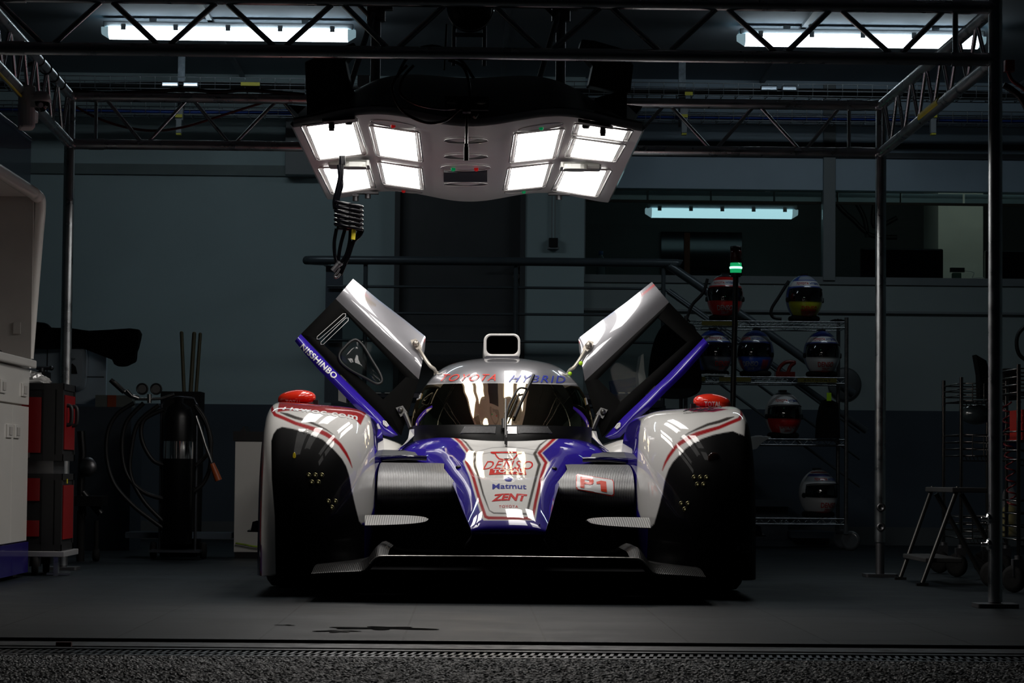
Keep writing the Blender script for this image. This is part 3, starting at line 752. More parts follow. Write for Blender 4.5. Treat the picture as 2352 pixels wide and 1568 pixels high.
L_.new(nz.outputs['Fac'], mr.inputs[0]); L_.new(mr.outputs[0], b_.inputs['Emission Strength']); b_.inputs['Emission Color'].default_value = (1, .965, .92, 1); b_.inputs['Base Color'].default_value = (.8, .8, .8, 1)
PANELS = [[(707, 291), (808, 278), (829, 352), (736, 364.5)], [(744, 387), (838, 383), (850, 430), (768, 443)], [(860, 291.5), (952, 305), (959, 369), (874, 356)], [(877, 374), (959, 387), (964, 433), (887, 421)],
          [(1191, 308.6), (1284, 298), (1268, 362), (1182, 371)], [(1176, 387), (1259, 377), (1245, 427), (1167, 435)], [(1334, 285), (1439, 300), (1429, 323), (1327, 309)], [(1325, 319), (1423, 333), (1405, 370), (1311, 359)], [(1302, 387), (1391, 392), (1366, 449.5), (1280, 436)]]
acr = mat('frame_gloss', (.55, .54, .53), .12, coat=1.0, var=.02)
def qpt(q, a, b): 
    p = bil([(x, y, 0) for x, y in q], a, b); return p.x, p.y
for q in PANELS:
    m = MB(); rows_ = []
    for j in range(5):
        rows_.append([rigpt(*qpt(q, i / 8, j / 4), dz=-.004) for i in range(9)])
    m.grid(rows_); m.build('light_panel', panel_m, rig)
    def edge(pts): return [rigpt(x, y, -.006) for x, y in pts]
    cx = sum(p[0] for p in q) / 4; cy = sum(p[1] for p in q) / 4
    ex = [(p[0] + (p[0] - cx) * .27, p[1] + (p[1] - cy) * .10) for p in q]
    loop = []
    for i in range(4):
        a, b = ex[i], ex[(i + 1) % 4]; loop += [(a[0] + (b[0] - a[0]) * t, a[1] + (b[1] - a[1]) * t) for t in (.04, .2, .35, .5, .65, .8, .96)]
    m = MB(); m.tube(edge(loop), .0032, 6, closed=True)
    lin = [(p[0] + (p[0] - cx) * .045, p[1] + (p[1] - cy) * .04) for p in q]; loop = []
    for i in range(4):
        a, b = lin[i], lin[(i + 1) % 4]; loop += [(a[0] + (b[0] - a[0]) * t, a[1] + (b[1] - a[1]) * t) for t in (0, .25, .5, .75)]
    m.tube(edge(loop), .0022, 6, closed=True)
    m.build('panel_frame', acr, rig)
# oval recesses with coloured indicator lamps
redl = mat('red_indicator', (.55, .01, .01), .2, emit=(1, .02, .02), estr=.12); grnl = mat('green_indicator', (.0, .25, .08), .2, emit=(0, .8, .25), estr=.12)
darkslot = mat('dark_slot', (.03, .03, .035), .3, var=.1)
def oval(cx, cy, rx, ry, ang, mt=None, ring=True, fill=None):
    pts = []
    for k in range(24):
        t = 2 * PI * k / 24; x = rx * math.cos(t); y = ry * math.sin(t) ; ca, sa = math.cos(ang), math.sin(ang)
        pts.append((cx + x * ca - y * sa, cy + x * sa + y * ca))
    if ring:
        m = MB(); m.tube([rigpt(x, y, -.003) for x, y in pts], .0022, 6, closed=True); m.build('recess_rim', acr, rig)
    if fill:
        m = MB(); m.add([rigpt(x, y, -.0015) for x, y in pts], [tuple(range(24))], False); m.build('recess', fill, rig)
for cx, cy, rx, ry, a in ((903, 285, 52, 6.5, .14), (926, 436, 44, 4.5, .14), (1242, 292, 52, 6, -.14), (1202, 437, 44, 4.5, -.12), (1069, 385, 57, 7, 0)): oval(cx, cy, rx, ry, a, fill=mat('recess_grey', (.38, .37, .37), .3, var=.02))
for cx, cy, ry in ((1070, 323, 6.5), (1070, 360, 6.0), (1070, 423, 4.5)): oval(cx, cy, 50, ry, 0, fill=darkslot)
for cx, cy, mt in ((903, 286, redl), (927, 436, redl), (1243, 291, grnl), (1203, 438, grnl), (1041, 386, grnl), (1094, 386, redl)):
    p = rigpt(cx, cy, 0); m = MB(); m.lathe([(.010, .0), (.009, -.008), (.006, -.013), (0, -.014)], p, (0, 0, 1), 16); m.build('indicator_lamp', mt, rig)
# dark display slab in the middle of the underside
m = MB(); q = [rigpt(1019, 396, -.012), rigpt(1119, 396, -.012), rigpt(1119, 418, -.012), rigpt(1019, 418, -.012)]; m.prism(q, (0, 0, .01)); m.build('display', mat('dark_display', (.04, .042, .055), .25, var=.05), rig)
# mounts and sockets
for pts, n in ((((740, 272), (815, 266), (822, 272), (760, 280)), 'mount_plate'), (((1328, 272), (1400, 284), (1408, 290), (1330, 278)), 'mount_plate')):
    m = MB(); m.prism([rigpt(x, y, -.004) for x, y in pts], (0, 0, -.012)); m.build(n, blackm, rig)
for x, y in ((762, 272), (801, 272), (1346, 281), (1385, 284)):
    p = rigpt(x, y, 0); m = MB(); r = .010 if x in (762, 1385) else .013; L = .045 if x in (762, 1385) else .022; m.cyl(p, p - Vector((0, 0, L)), r, 14); m.cyl(p - Vector((0, 0, L * .5)), p - Vector((0, 0, L * .8)), r * 1.15, 14); m.build('bolt_socket', blackm, rig)
for x, y in ((845, 441), (1284, 444), (817, 447)):
    p = rigpt(x, y, 0); m = MB(); m.box(p + Vector((0, 0, -.004)), (.10 if x != 817 else .03, .05, .01)); m.cyl(p, p - Vector((0, 0, .03)), .014, 14); m.build('bolt_socket', alu_dark, rig)
clr = mat('fixture_plastic', (.45, .46, .42), .2, coat=.6, var=.05)
for sg, cx, cy in ((1, 803, 369), (-1, 1333, 374)):
    p = rigpt(cx, cy, 0); m = MB(); m.rbox(p + Vector((0, 0, -.016)), (.17, .16, .022), .01); m.cyl(p + Vector((-.045, -.09, -.022)), p + Vector((.075, -.09, -.022)), .012, 12); m.rbox(p + Vector((sg * .025, -.08, -.03)), (.1, .12, .02), .03); m.build('latch', clr, rig)
# hanger poles and clamps
for px in (862, 1287):
    p = W(px, 200, 10.9); m = MB(); m.cyl((p.x, p.y, 1.93), (p.x, p.y, CEIL), .021, 14); o = m.build('hanger_pole', alu_dark, rig)
    c = Vector((p.x, p.y, zat(px, 22, 10.9))); m = MB(); m.cyl(c - Vector((0, 0, .05)), c + Vector((0, 0, .05)), .04, 14); m.box(c + Vector((.045, -.02, .02)), (.05, .05, .05)); m.cyl(c + Vector((-.03, -.03, -.03)), c + Vector((-.09, -.04, .03)), .009)
    for k in range(5):
        d = Vector((math.cos(k * 1.25), -.1, math.sin(k * 1.25))) * .028; m.cyl(c + Vector((-.095, -.045, .035)), c + Vector((-.095, -.045, .035)) + d, .008, 6)
    m.build('clamp', mat('clamp_metal', (.12, .09, .085), .45, .8, var=.2), o)
    m = MB(); m.cyl(c + Vector((-.01, -.03, -.02)), (p.x + (-.12 if px < 1000 else -.12), p.y - .1, 2.0), .012); m.build('stay_rod', alu_dark, o)
# black folded screens standing on the rig wings
for sgn, poly, lab in ((1, ((700, 142), (742, 124), (813, 97), (818, 106), (816, 114), (793, 140), (806, 203), (704, 236)), 'black hooded screen standing on the left wing of the light rig'),
                  (-1, ((1336, 90), (1366, 93), (1432, 112), (1455, 150), (1448, 214), (1352, 196), (1362, 150), (1330, 114)), 'black hooded screen standing on the right wing of the light rig')):
    t = rig
    P = [W(x, y, 10.0) for x, y in poly]; m = MB(); m.prism(P, (0, .22, .02)); m.build('screen_hood', blackm, t, bevel=.006)
    x0, x1 = (690, 822) if sgn > 0 else (1352, 1450)
    m = MB(); a = W(x0 + 15, 225, 10.1); b = W(x1 - 10, 205 if sgn > 0 else 205, 10.1); m.prism([a, b, b - Vector((0, 0, .12)), a - Vector((0, 0, .1))], (0, .12, 0)); m.build('screen_stand', blackm, t)
# little clear box and fins at rig ends
for pts in (((662, 240), (703, 244), (684, 262)), ((1440, 240), (1476, 244), (1462, 262))):
    m = MB(); m.prism([W(x, y, 10.2) for x, y in pts], (0, .3, 0)); m.build('side_fin', carbon_d, rig)
m = MB(); p = W(835, 187, 11.0); m.box(p, (.05, .03, .05)); m.build('socket_plate', mat('pale_socket', (.35, .40, .44), .4, var=.03), rig)
# camera ball in the middle and its yoke
p = W(1080, 18, 9.9); t = thing('round_spotlight', (p.x, p.y, p.z), 'big round black spotlight on two legs above the light rig', 'spotlight')
m = MB(); m.ball(tuple(p + Vector((0, .03, 0))), .088, 28, (1, 1, .98)); m.build('body', blackm, t)
m = MB(); m.tube([p + Vector((.088 * math.cos(a), -.0, .088 * math.sin(a))) for a in [2 * PI * k / 40 for k in range(40)]], .0035, 8, closed=True); m.tube([p + Vector((.086 * math.cos(a), .04, .086 * math.sin(a))) for a in [2 * PI * k / 40 for k in range(40)]], .0025, 8, closed=True); m.build('rim', chrome, t)
m = MB()
for x in (1043, 1113): q = W(x, 60, 9.93); m.cyl((q.x, q.y, 2.02), (q.x, q.y, q.z), .008, 10)
q0 = W(1043, 80, 9.93); q1 = W(1113, 80, 9.93); m.box((q0 + q1) / 2, ((q1 - q0).x, .03, .012)); m.build('stand', alu_dark, t)
m = MB(); q = W(1021, 110, 9.92); m.cyl((q.x, q.y, 2.0), W(1026, 55, 9.92), .004, 8); m.build('antenna', cab_k, t)
# hanging microphone-like sensor
m = MB(); t = rig
m.cyl(W(1072, 262, 9.46), W(1071, 345, 9.46), .0055, 10); m.build('sensor_rod', mat('dark_red_rod', (.05, .008, .008), .25, coat=.6, var=.1), t)
m = MB(); m.cyl(W(1071, 338, 9.46), W(1071, 369, 9.46), .0095, 14); m.cyl(W(1071, 330, 9.46), W(1071, 338, 9.46), .008, 14); m.build('sensor_barrel', blackm, t)
m = MB(); c0 = W(1072, 262, 9.46); m.box(c0 + Vector((0, .1, .02)), (.03, .25, .03)); m.box(W(1072, 240, 9.5), (.16, .08, .05)); m.build('bracket', blackm, t)
m = MB(); m.ball(tuple(W(1040, 235, 9.46)), .02, 12, (1.2, 1, .5)); m.ball(tuple(W(1104, 235, 9.46)), .02, 12, (1.2, 1, .5)); m.cyl(W(1096, 262, 9.45), W(1090, 270, 9.44), .007); m.build('knob', mat('dull_brass', (.10, .10, .08), .4, .5, var=.1), t)
# cable loops draped over the shell
for i, pts in enumerate((((935, 150), (905, 185), (903, 215), (925, 255), (975, 281), (1020, 278), (1050, 255), (1066, 240)), ((950, 150), (925, 180), (920, 215), (960, 240), (1020, 250), (1062, 245)), ((995, 105), (960, 112), (930, 140), (912, 178)), ((1030, 138), (1060, 150), (1075, 180), (1080, 230)), ((965, 110), (1010, 108), (1060, 140), (1088, 180)))):
    m = MB(); m.tube(catmull([W(x, y, 9.46 + .0 * i) for x, y in pts], 6), .0055, 8); m.build('draped_cable', mat('dark_red_cable_loop', (.04, .004, .004), .3, coat=.5, var=.1) if i < 2 else cab_k, label=['outer dark red cable loop hanging over the dark shell of the rig', 'inner dark red cable loop hanging over the dark shell of the rig', 'black cable arching over the left of the front beam middle', 'black cable dropping behind the front beam to the hanging sensor', 'black cable curving down right of the spotlight'][i], category='cable', group='cable loops over the rig')
# coiled cable bundle hanging from the left of the rig
CYc = 10.4
t = thing('cable_bundle', W(800, 500, CYc), 'coiled black cable bundle hanging below the left panels of the rig', 'cable')
cabg = mat('glossy_black_cable', (.002, .002, .003), .16, coat=.0, spec=.18, var=.1)
m = MB(); m.tube(catmull([W(x, y, CYc) for x, y in ((786, 362), (784, 380), (782, 410), (775, 440), (770, 462), (771, 480))], 5), .011, 8); m.tube(catmull([W(x, y, CYc) for x, y in ((779, 378), (781, 400), (784, 425), (777, 450), (774, 470))], 5), .009, 8); m.cyl(W(786, 358, CYc), W(786, 378, CYc), .013); m.build('lead', cabg, t)
m = MB(); pts = []
for k in range(0, 6 * 24 + 1):
    a = 2 * PI * k / 24; z = 466 + k / 24 * 10.2
    c = W(801, z, CYc); pts.append(c + Vector((.053 * math.cos(a + 2.6), .04 * math.sin(a + 2.6), .012 * math.cos(a) * .6)))
m.tube(pts, .0078, 8); m.build('coil', cabg, t)
for pp in (((773, 525), (768, 555), (769, 585), (775, 612), (771, 632)), ((792, 528), (783, 560), (778, 590), (777, 615), (774, 635)), ((805, 525), (803, 555), (795, 585), (782, 605), (770, 622)), ((833, 528), (826, 542), (812, 556), (800, 590), (785, 620), (772, 634)), ((828, 524), (818, 545), (808, 562), (795, 600), (782, 632))):
    m = MB(); m.tube(catmull([W(x, y, CYc + .01) for x, y in pp], 6), .0072, 8); m.build('strand', cabg, t)
m = MB(); m.cyl(W(813, 527, CYc - .01), W(811, 550, CYc - .01), .0085); m.build('yellow_sleeve', mat('yellow_sleeve', (.75, .62, .04), .4, var=.05), t)
m = MB(); m.cyl(W(778, 606, CYc - .02), W(764, 622, CYc - .02), .011); m.cyl(W(782, 602, CYc - .02), W(779, 606, CYc - .02), .013); m.tube(catmull([W(x, y, CYc - .02) for x, y in ((780, 616), (775, 625), (768, 634), (774, 637), (782, 628))], 4), .005, 6); m.build('connector', alu_dark, t)
# ================================================================== RACE CAR
XC = W(1164, 1150, 9.6).x * .5 + W(1156, 900, 12.0).x * .5
car = thing('race_car', (XC, 11.5, 0), 'white, blue and red closed prototype race car with both doors raised', 'race car')
WHITE = (.84, .83, .80); BLUE = (.024, .010, .30); RED = (.42, .008, .010); DRED = (.44, .010, .014); BLK = (.0025, .0025, .003); GREY = (.08, .072, .066); NAVY = (.006, .004, .05)
def mir(p): return Vector((2 * XC - p[0], p[1], p[2]))
def build_painted(name, mb, base, layers, mt, parent, side=1, soft=1.0, pts=None):
    P = np.array([tuple(p) for p in mb.v], float)
    if side < 0:
        P[:, 0] = 2 * XC - P[:, 0]
    C = livery(PXA(P), base, layers, soft)
    return mb.build(name, mt, parent, colors=C)
def mirror_mb(mb):
    mb.v = [(2 * XC - x, y, z) for x, y, z in mb.v]; mb.f = [f[::-1] for f in mb.f]; return mb
# ---------------------------------------------------------------- wheels
def wheel(u, v, r, wd, side):
    c = Vector((XC + u, v, r)); ax = Vector((side, 0, 0))
    root = MB(); root.lathe([(r * .62, -wd / 2 * .96), (r * .93, -wd / 2), (r * .985, -wd / 2 * .9), (r, -wd / 2 * .7), (r, wd / 2 * .7), (r * .985, wd / 2 * .9), (r * .93, wd / 2), (r * .62, wd / 2 * .96)], c, ax, 64)
    o = root.build('wheel', rubber, car)
    m = MB(); m.lathe([(r * .62, -wd / 2 * .9), (r * .6, wd / 2 * .7), (r * .62, wd / 2 * .9), (r * .57, wd / 2 * .86), (r * .52, wd / 2 * .5), (r * .15, wd / 2 * .6), (0, wd / 2 * .62)], c, ax, 40); m.build('rim', alu_dark, o)
    return o
for s in (-1, 1):
    wheel(s * .79, 10.58, .335, .32, s); wheel(s * .80, 13.35, .345, .33, s)
# ---------------------------------------------------------------- front fenders
FEN_BASE = (.79, 10.62)
def fender_mesh():
    uc, ao, ai = -.835, .121, .324; vb, b, zb, H = 10.62, .87, .075, .672
    NT, NA = 200, 430; rows = []
    def pol(al, n1): # unit superellipse at polar angle
        c, s_ = abs(math.cos(al)), abs(math.sin(al)); r = (c ** n1 + s_ ** n1) ** (-1 / n1); return r * c, r * s_
    for i in range(NT + 1):
        be = (PI / 2) * (i / NT)
        _, t = pol(be, 3.0)
        so = max(0, 1 - t ** 7) ** (1 / 7); si = max(0, 1 - t ** 8) ** (1 / 8); sb = max(0, 1 - t ** 2.9) ** (1 / 2.9)
        z = zb + H * t; row = []
        taper = 1 - .10 * max(0, (.35 - t) / .35)        # inner flank tucks in near the floor
        def P(u, v):
            zz = z - .028 * t * max(0, (u + .95)) / .42 * (1 if v < 11 else 1)
            return (XC + u, v, zz)
        for k in range(6): row.append(P(uc - ao * so, 11.35 - (11.35 - vb) * k / 6))
        for k in range(NA + 1):
            al = PI * k / NA
            if al <= PI / 2:
                x, y = pol(al, 4.5); u = uc - ao * so * x; v = vb - b * sb * y
            else:
                x, y = pol(PI - al, 2.5); u = uc + ai * si * taper * x; v = vb - b * sb * y
            row.append(P(u, v))
        for k in range(1, 7): row.append(P(uc + ai * si * taper, vb + (11.35 - vb) * k / 6))
        rows.append(row)
    return rows
FR = fender_mesh()
lay_common = [
    ('poly', [(850, 940), (851, 960), (857, 990), (860, 1036), (861, 1074), (861, 1124), (858, 1164), (852, 1184), (841, 1197), (831, 1201), (831, 1420), (930, 1420), (930, 930)], BLUE),
    ('poly', [(838, 1204), (838, 1420), (870, 1420), (885, 1250), (880, 1190), (862, 1190)], NAVY),
    ('line', [(604, 990, 5), (600, 1100, 7), (598, 1240, 7), (598, 1330, 7)], (.12, .004, .006)),
    ('line', [(594, 960, 8), (593, 1340, 8)], NAVY),
    ('line', [(608, 935, 14), (600, 1000, 10), (594, 1060, 4)], NAVY),
    ('poly', [(623, 1012), (628, 996), (636, 985), (648, 980), (666, 983), (693, 989), (718, 998), (741, 1009), (758, 1023), (773, 1039), (786, 1054), (795, 1070), (803, 1094), (808, 1124), (813, 1148), (818, 1169), (825, 1196), (831, 1203), (838, 1206), (838, 1420), (634, 1420), (633, 1299), (631, 1186), (624, 1099), (623, 1040)], BLK),
    ('poly', [(590, 1325), (640, 1318), (640, 1400), (590, 1400)], BLK),
    ('line', [(623, 927, 5), (626, 943, 7), (632, 952, 8), (654, 961, 8), (679, 972, 8), (705, 980, 9), (730, 988, 10), (749, 997, 10), (769, 1010, 9), (781, 1021, 8), (794, 1040, 7), (802, 1055, 5), (809, 1074, 1.5)], DRED),
    ('line', [(644, 947, 2), (660, 952, 7), (679, 959, 7), (705, 966, 6), (730, 977, 5), (749, 986, 3), (769, 1000, 1)], (.055, .045, .04)),
]
lay_left = [('poly', [(644, 915), (730, 915), (812, 930), (843, 945), (828, 976), (818, 965), (807, 958), (781, 951), (743, 946), (705, 943), (660, 943), (637, 946), (640, 930)], RED)]
lay_right = [('poly', [(655, 930), (690, 926), (735, 928), (755, 932), (735, 937), (690, 937)], (.35, .01, .06))]
fenders = []
for s, name in ((1, 'front_fender'), (-1, 'front_fender')):
    m = MB(); m.grid([r[::-1] for r in FR])
    if s < 0: mirror_mb(m)
    o = build_painted(name, m, WHITE, lay_common + (lay_left if s > 0 else lay_right + [('poly', [(560, 958), (618, 958), (622, 990), (634, 985), (640, 1400), (560, 1400)], (.0028, .0028, .0035)), ('line', [(612, 932, 12), (604, 960, 14)], (.004, .004, .02))]), paint, car, s)
    o['label'] = 'left front fender with red banner' if s > 0 else 'right front fender'
    fenders.append(o)
bvL, bvR = bvh_of(fenders[0]), bvh_of(fenders[1])
decal('lettering', text_geo('Hawoc.com', .02, .15, 1.1), [(650, 935), (820, 951), (822, 966), (648, 942)], bvL, t_white, fenders[0], bend=3)
decal('lettering', text_geo('WEC', .01, .3), [(1585, 936), (1660, 934), (1648, 942), (1565, 946)], bvR, t_black, fenders[1])
decal('lettering', text_geo('CHAMPIONSHIP', .0, .2), [(1570, 948), (1626, 943), (1626, 946), (1570, 951)], bvR, t_black, fenders[1])
decal('sticker', rect_geo(8, 6), [(1468, 1103), (1494, 1100), (1500, 1136), (1472, 1140)], bvR, mat('reflected_sticker_pale', (.62, .60, .57), .3, coat=1), fenders[1]) if False else None
# headlights under the black covers
ledm = mat('led_reflector', (.50, .45, .22), .25, .8, var=.2); ledc = mat('led_core', (.9, .85, .5), .2, emit=(1, .9, .5), estr=.10)  # bulbs are unlit; the core's faint emission stands in for light they reflect
def at_surface(px, py, bv):
    d = ray(px, py).normalized(); h = bv.ray_cast(CAM, d); return h[0] if h[0] is not None else W(px, py, 9.9)
def led(px, py, bv, par, r=.0085):
    p = at_surface(px, py, bv); m = MB()
    m.lathe([(r, .0), (r * 1.1, -.004), (r * .85, -.006), (r * .35, -.003), (0, -.003)], p, (0, 1, 0), 18); o = m.build('headlight_bulb', ledm, par)
    m = MB(); m.ball(tuple(p + Vector((0, -.004, 0))), r * .38, 10); m.build('bulb_core', ledc, o)
for bv, par, L in ((bvL, fenders[0], ((709, 1091), (724, 1091), (739, 1091), (716, 1107), (731, 1107), (754, 1151), (770, 1151), (762, 1165))),
                   (bvR, fenders[1], ((1594.5, 1096), (1609, 1096), (1623, 1096), (1602, 1112), (1616, 1112), (1565, 1156), (1580.5, 1156), (1573, 1169)))):
    for x, y in L: led(x, y, bv, par)
m = MB(); p = at_surface(676, 1048, bvL); m.ball(tuple(p), .011, 14, (.55, .5, 1.5)); m.build('amber_lens', mat('amber_lens', (.45, .35, .02), .2, coat=1, emit=(.7, .5, .02), estr=.12), fenders[0])
m = MB(); p = at_surface(1640, 1053, bvR); m.ball(tuple(p), .024, 18, (1, .25, 1)); m.build('round_lens', mat('pinkish_lens', (.05, .025, .02), .12, coat=1, var=.1), fenders[1])
# ---------------------------------------------------------------- nose
ST = [ # v, centre py, edge px, edge py
    (9.95, 1262, 1100, 1250, 0), (9.72, 1250, 1092, 1243, 0), (9.62, 1236, 1087, 1231, 0), (9.60, 1218, 1083, 1220, 0), (9.63, 1198, 1079, 1208, 0), (9.74, 1170, 1071, 1190, 0), (9.95, 1135, 1060, 1164, 0),
    (10.2, 1103, 1048, 1132, 0), (10.5, 1072, 1031, 1096, 0), (10.8, 1041, 1003, 1068, 0), (11.02, 1020, 962, 1058, 0), (11.2, 1001, 918, 1040, 0), (11.4, 996, 905, 1036, 0)]
def nose_rows():
    c = catmull([W(1164, s[1], s[0]) for s in ST], 30); e = catmull([W(s[2], s[3], s[0]) for s in ST], 30); rows = []
    NN = 120
    for pc, pe in zip(c, e):
        wd = abs(pe.x - XC); d = pc.z - pe.z; row = []
        k3 = .10
        for k in range(-NN, NN + 1):
            s = k / NN
            ph = abs(s) * 1.0
            # crown flat on top, falling at the shoulders, short skirt turning inward
            if ph < .86:
                q = ph / .86; u = wd * q; z = pc.z - d * (.25 * q ** 2 + .75 * q ** 4.5)
            else:
                q = (ph - .86) / .14; u = wd * (1 - .25 * q * q); z = pe.z - .06 * q
            row.append((XC + math.copysign(u, s), pc.y, z))
        rows.append(row)
    return rows
NRW = nose_rows(); m = MB(); m.grid(NRW)
WOUT = [(1030, 1000), (1052, 1017), (1073, 1046), (1063, 1059), (1078, 1094), (1094, 1148), (1107, 1190), (1111, 1195), (1230, 1195), (1236, 1160), (1251, 1092), (1263, 1062), (1245, 1040), (1290, 1000), (1285, 980), (1030, 980)]
rl = [(1041, 1001, 6), (1059, 1016, 7), (1081, 1044, 7), (1071, 1060, 7), (1086, 1092, 7), (1101, 1145, 7), (1115, 1186, 7), (1122, 1189, 7), (1218, 1190, 7), (1224, 1186, 7), (1230, 1153, 7), (1244, 1090, 7), (1254, 1062, 7), (1238, 1040, 7), (1279, 1002, 7)]
gl_ = [(1052, 1001, 1), (1070, 1016, 4), (1095, 1048, 6), (1088, 1062, 5), (1099, 1095, 5), (1110, 1135, 4), (1124, 1172, 2), (1134, 1178, 3), (1210, 1180, 5), (1216, 1155, 6), (1232, 1092, 6), (1239, 1066, 7), (1228, 1042, 7), (1240, 1022, 4), (1264, 1004, 1)]
thin = [(1097, 1036, 1.2), (1130, 1028, 1.2), (1165, 1026, 1.2), (1200, 1029, 1.2), (1240, 1034, 1.2)]
thin2 = [(1085, 1047, 1.2), (1130, 1038, 1.2), (1165, 1036, 1.2), (1205, 1040, 1.2), (1250, 1050, 1.2)]
nose = build_painted('nose', m, BLUE, [('poly', WOUT, WHITE), ('line', thin, (.25, .25, .25)), ('line', thin2, (.25, .25, .25)), ('line', gl_, GREY), ('line', rl, DRED), ('poly', [(1060, 1228), (1270, 1228), (1270, 1300), (1060, 1300)], BLK)], paint, car)
nbv = bvh_of(nose)
for nm, geo, q, mt, bd in (
    ('lettering', text_geo('DENSO', .0, .25, 1.15), [(1114, 1060), (1224, 1060), (1224, 1079), (1108, 1079)], t_red, 2.5),
    ('sticker', rect_geo(16, 5), [(1126, 1077), (1206, 1077), (1209, 1091), (1123, 1091)], t_red, 1.5),
    ('lettering', text_geo('Matmut', .015), [(1131, 1112), (1209, 1112), (1209, 1124), (1131, 1124)], t_blue, 1.5),
    ('lettering', text_geo('ZENT', .04, .0), [(1135, 1136), (1211, 1136), (1206, 1152), (1129, 1152)], t_red, 2.5),
    ('lettering', text_geo('TOYOTA', .0, .0, 1.1), [(1146, 1161), (1190, 1161), (1190, 1167), (1146, 1167)], t_red, 1)):
    decal(nm, geo, q, nbv, mt, nose, bend=bd)
decal('lettering', text_geo('TOTAL', .03, 0), [(1133, 1079), (1200, 1079), (1203, 1088), (1130, 1088)], nbv, t_white, nose, off=.003, bend=1.5)
decal('emblem', ([(0, .5), (.5, 1), (1, .6), (.8, .2), (.5, .45), (.2, .1), (.5, 0), (.85, .05)], [(0, 4, 1), (1, 4, 2), (2, 4, 3), (0, 5, 4), (5, 6, 4), (4, 6, 7), (4, 7, 3)], 1), [(1158, 1095), (1178, 1095), (1178, 1106), (1158, 1106)], nbv, t_blue, nose)
fr_ = [(0, 1), (.06, .93), (.13, .88), (.18, .5), (.26, .12), (.38, .03), (.5, .0), (.62, .03), (.74, .12), (.82, .5), (.87, .88), (.94, .93), (1, 1)]
def ribbon(pts, wd, q, nm, mt):
    V = []; F = []
    n = len(pts)
    for i, (x, y) in enumerate(pts):
        a = pts[max(0, i - 1)]; b = pts[min(n - 1, i + 1)]; t = Vector((b[0] - a[0], (b[1] - a[1]) * .3)); t.normalize(); nn = Vector((-t.y, t.x / .3))
        nn = Vector((nn.x * wd, nn.y * wd)); V += [(x - nn.x, y - nn.y), (x + nn.x, y + nn.y)]
        if i: F.append((2 * i - 2, 2 * i - 1, 2 * i + 1, 2 * i))
    decal(nm, (V, F, 1), q, nbv, mt, nose, off=.002)
ribbon(fr_, .022, [(1128, 1040), (1198, 1040), (1198, 1056), (1128, 1056)], 'emblem', t_red)
decal('emblem', rect_geo(14, 1), [(1127, 1038), (1199, 1038), (1199, 1041), (1127, 1041)], nbv, t_red, nose, off=.002)
p = at_surface(1164, 1054, nbv); m = MB(); m.ball(tuple(p), .014, 14, (1, 1, .3)); m.build('tow_hole', blackm, nose)
for x, y in ((1053, 1073), (1273, 1076)):
    p = at_surface(x, y, nbv); m = MB(); m.ball(tuple(p), .012, 12, (1, 2.2, .7)); m.build('air_inlet', blackm, nose)
# small grey fairings under the nose corners
m = MB()
for s in (1, -1):
    P = [W(1096, 1200, 9.62), W(1108, 1228, 9.63), W(1094, 1228, 9.63), W(1090, 1224, 9.64)]
    if s < 0: P = [mir(p) for p in P][::-1]
    m.prism(P, (0, .02, 0))
m.build('nose_fairing', mat('grey_blue_fairing', (.10, .10, .16), .4, coat=.6, var=.1), car)
# ---------------------------------------------------------------- carbon wing between nose and fenders
carb = carbon_rib('ribbed_carbon', (.10, .10, .10), (.25, .25, .25), 48, .38, .55)
carb2 = carbon_rib('ribbed_carbon_fine', (.09, .09, .09), (.42, .42, .41), 36, .4, .45)
prof = [(11.15, 1066), (10.95, 1063), (10.75, 1063), (10.58, 1069), (10.46, 1080), (10.39, 1096), (10.35, 1115), (10.34, 1133), (10.36, 1149), (10.41, 1160), (10.5, 1166), (10.7, 1168)]
wing_obs = []
for s in (1, -1):
    rows_ = []
    cp = catmull([W(960, y, v) for v, y in prof], 3)
    for k in range(31):
        q = k / 30; row = []
        for p in cp:
            z = p.z; f_ = max(0, min(1, (z - .30) / .2))
            lift = .022 * max(0, (q - .35) / .65) ** 1.2 * (1 - f_)
            drop = -.03 * max(0, (.25 - q) / .25) * 0
            f2 = max(0, min(1, (z - .34) / .14)); u = -.508 + (.365 - .105 * f2) * q
            row.append((XC + u, p.y + .10 * max(0, q - .55) ** 1.5, z + lift + drop - .01 * q * f_ * 0))
        rows_.append(row)
    m = MB(); m.grid(rows_)
    if s < 0: mirror_mb(m)
    o = m.build('carbon_wing', carb, car); wing_obs.append(o)
wbv = bvh_of(wing_obs[1])
sign_q = [(1323, 1089), (1410, 1103), (1411, 1140), (1323, 1124)]
def inset(q, a): 
    cx = sum(p[0] for p in q) / 4; cy = sum(p[1] for p in q) / 4; return [(p[0] + (cx - p[0]) * a, p[1] + (cy - p[1]) * a * 2.2) for p in q]
def rround(n=5, r=.10, ry=.22):
    V = []
    for cx, cy, a0 in ((1 - r, 1 - ry, 0), (r, 1 - ry, 90), (r, ry, 180), (1 - r, ry, 270)):
        for k in range(n + 1):
            a = math.radians(a0 + 90 * k / n); V.append((cx + r * math.cos(a), cy + ry * math.sin(a)))
    N0 = len(V); V.append((.5, .5)); return V, [(i, (i + 1) % N0, N0) for i in range(N0)], 1
def rr_grid(): # rounded sheet with enough vertices to follow the surface
    V = []; F = []; nx, ny = 20, 8
    for j in range(ny + 1):
        for i in range(nx + 1):
            a, b = i / nx, j / ny; ins = 0
            if b < .12 or b > .88: ins = .035
            V.append((ins + a * (1 - 2 * ins), b))
    for j in range(ny):
        for i in range(nx): F.append((j * (nx + 1) + i, j * (nx + 1) + i + 1, (j + 1) * (nx + 1) + i + 1, (j + 1) * (nx + 1) + i))
    return V, F, 1
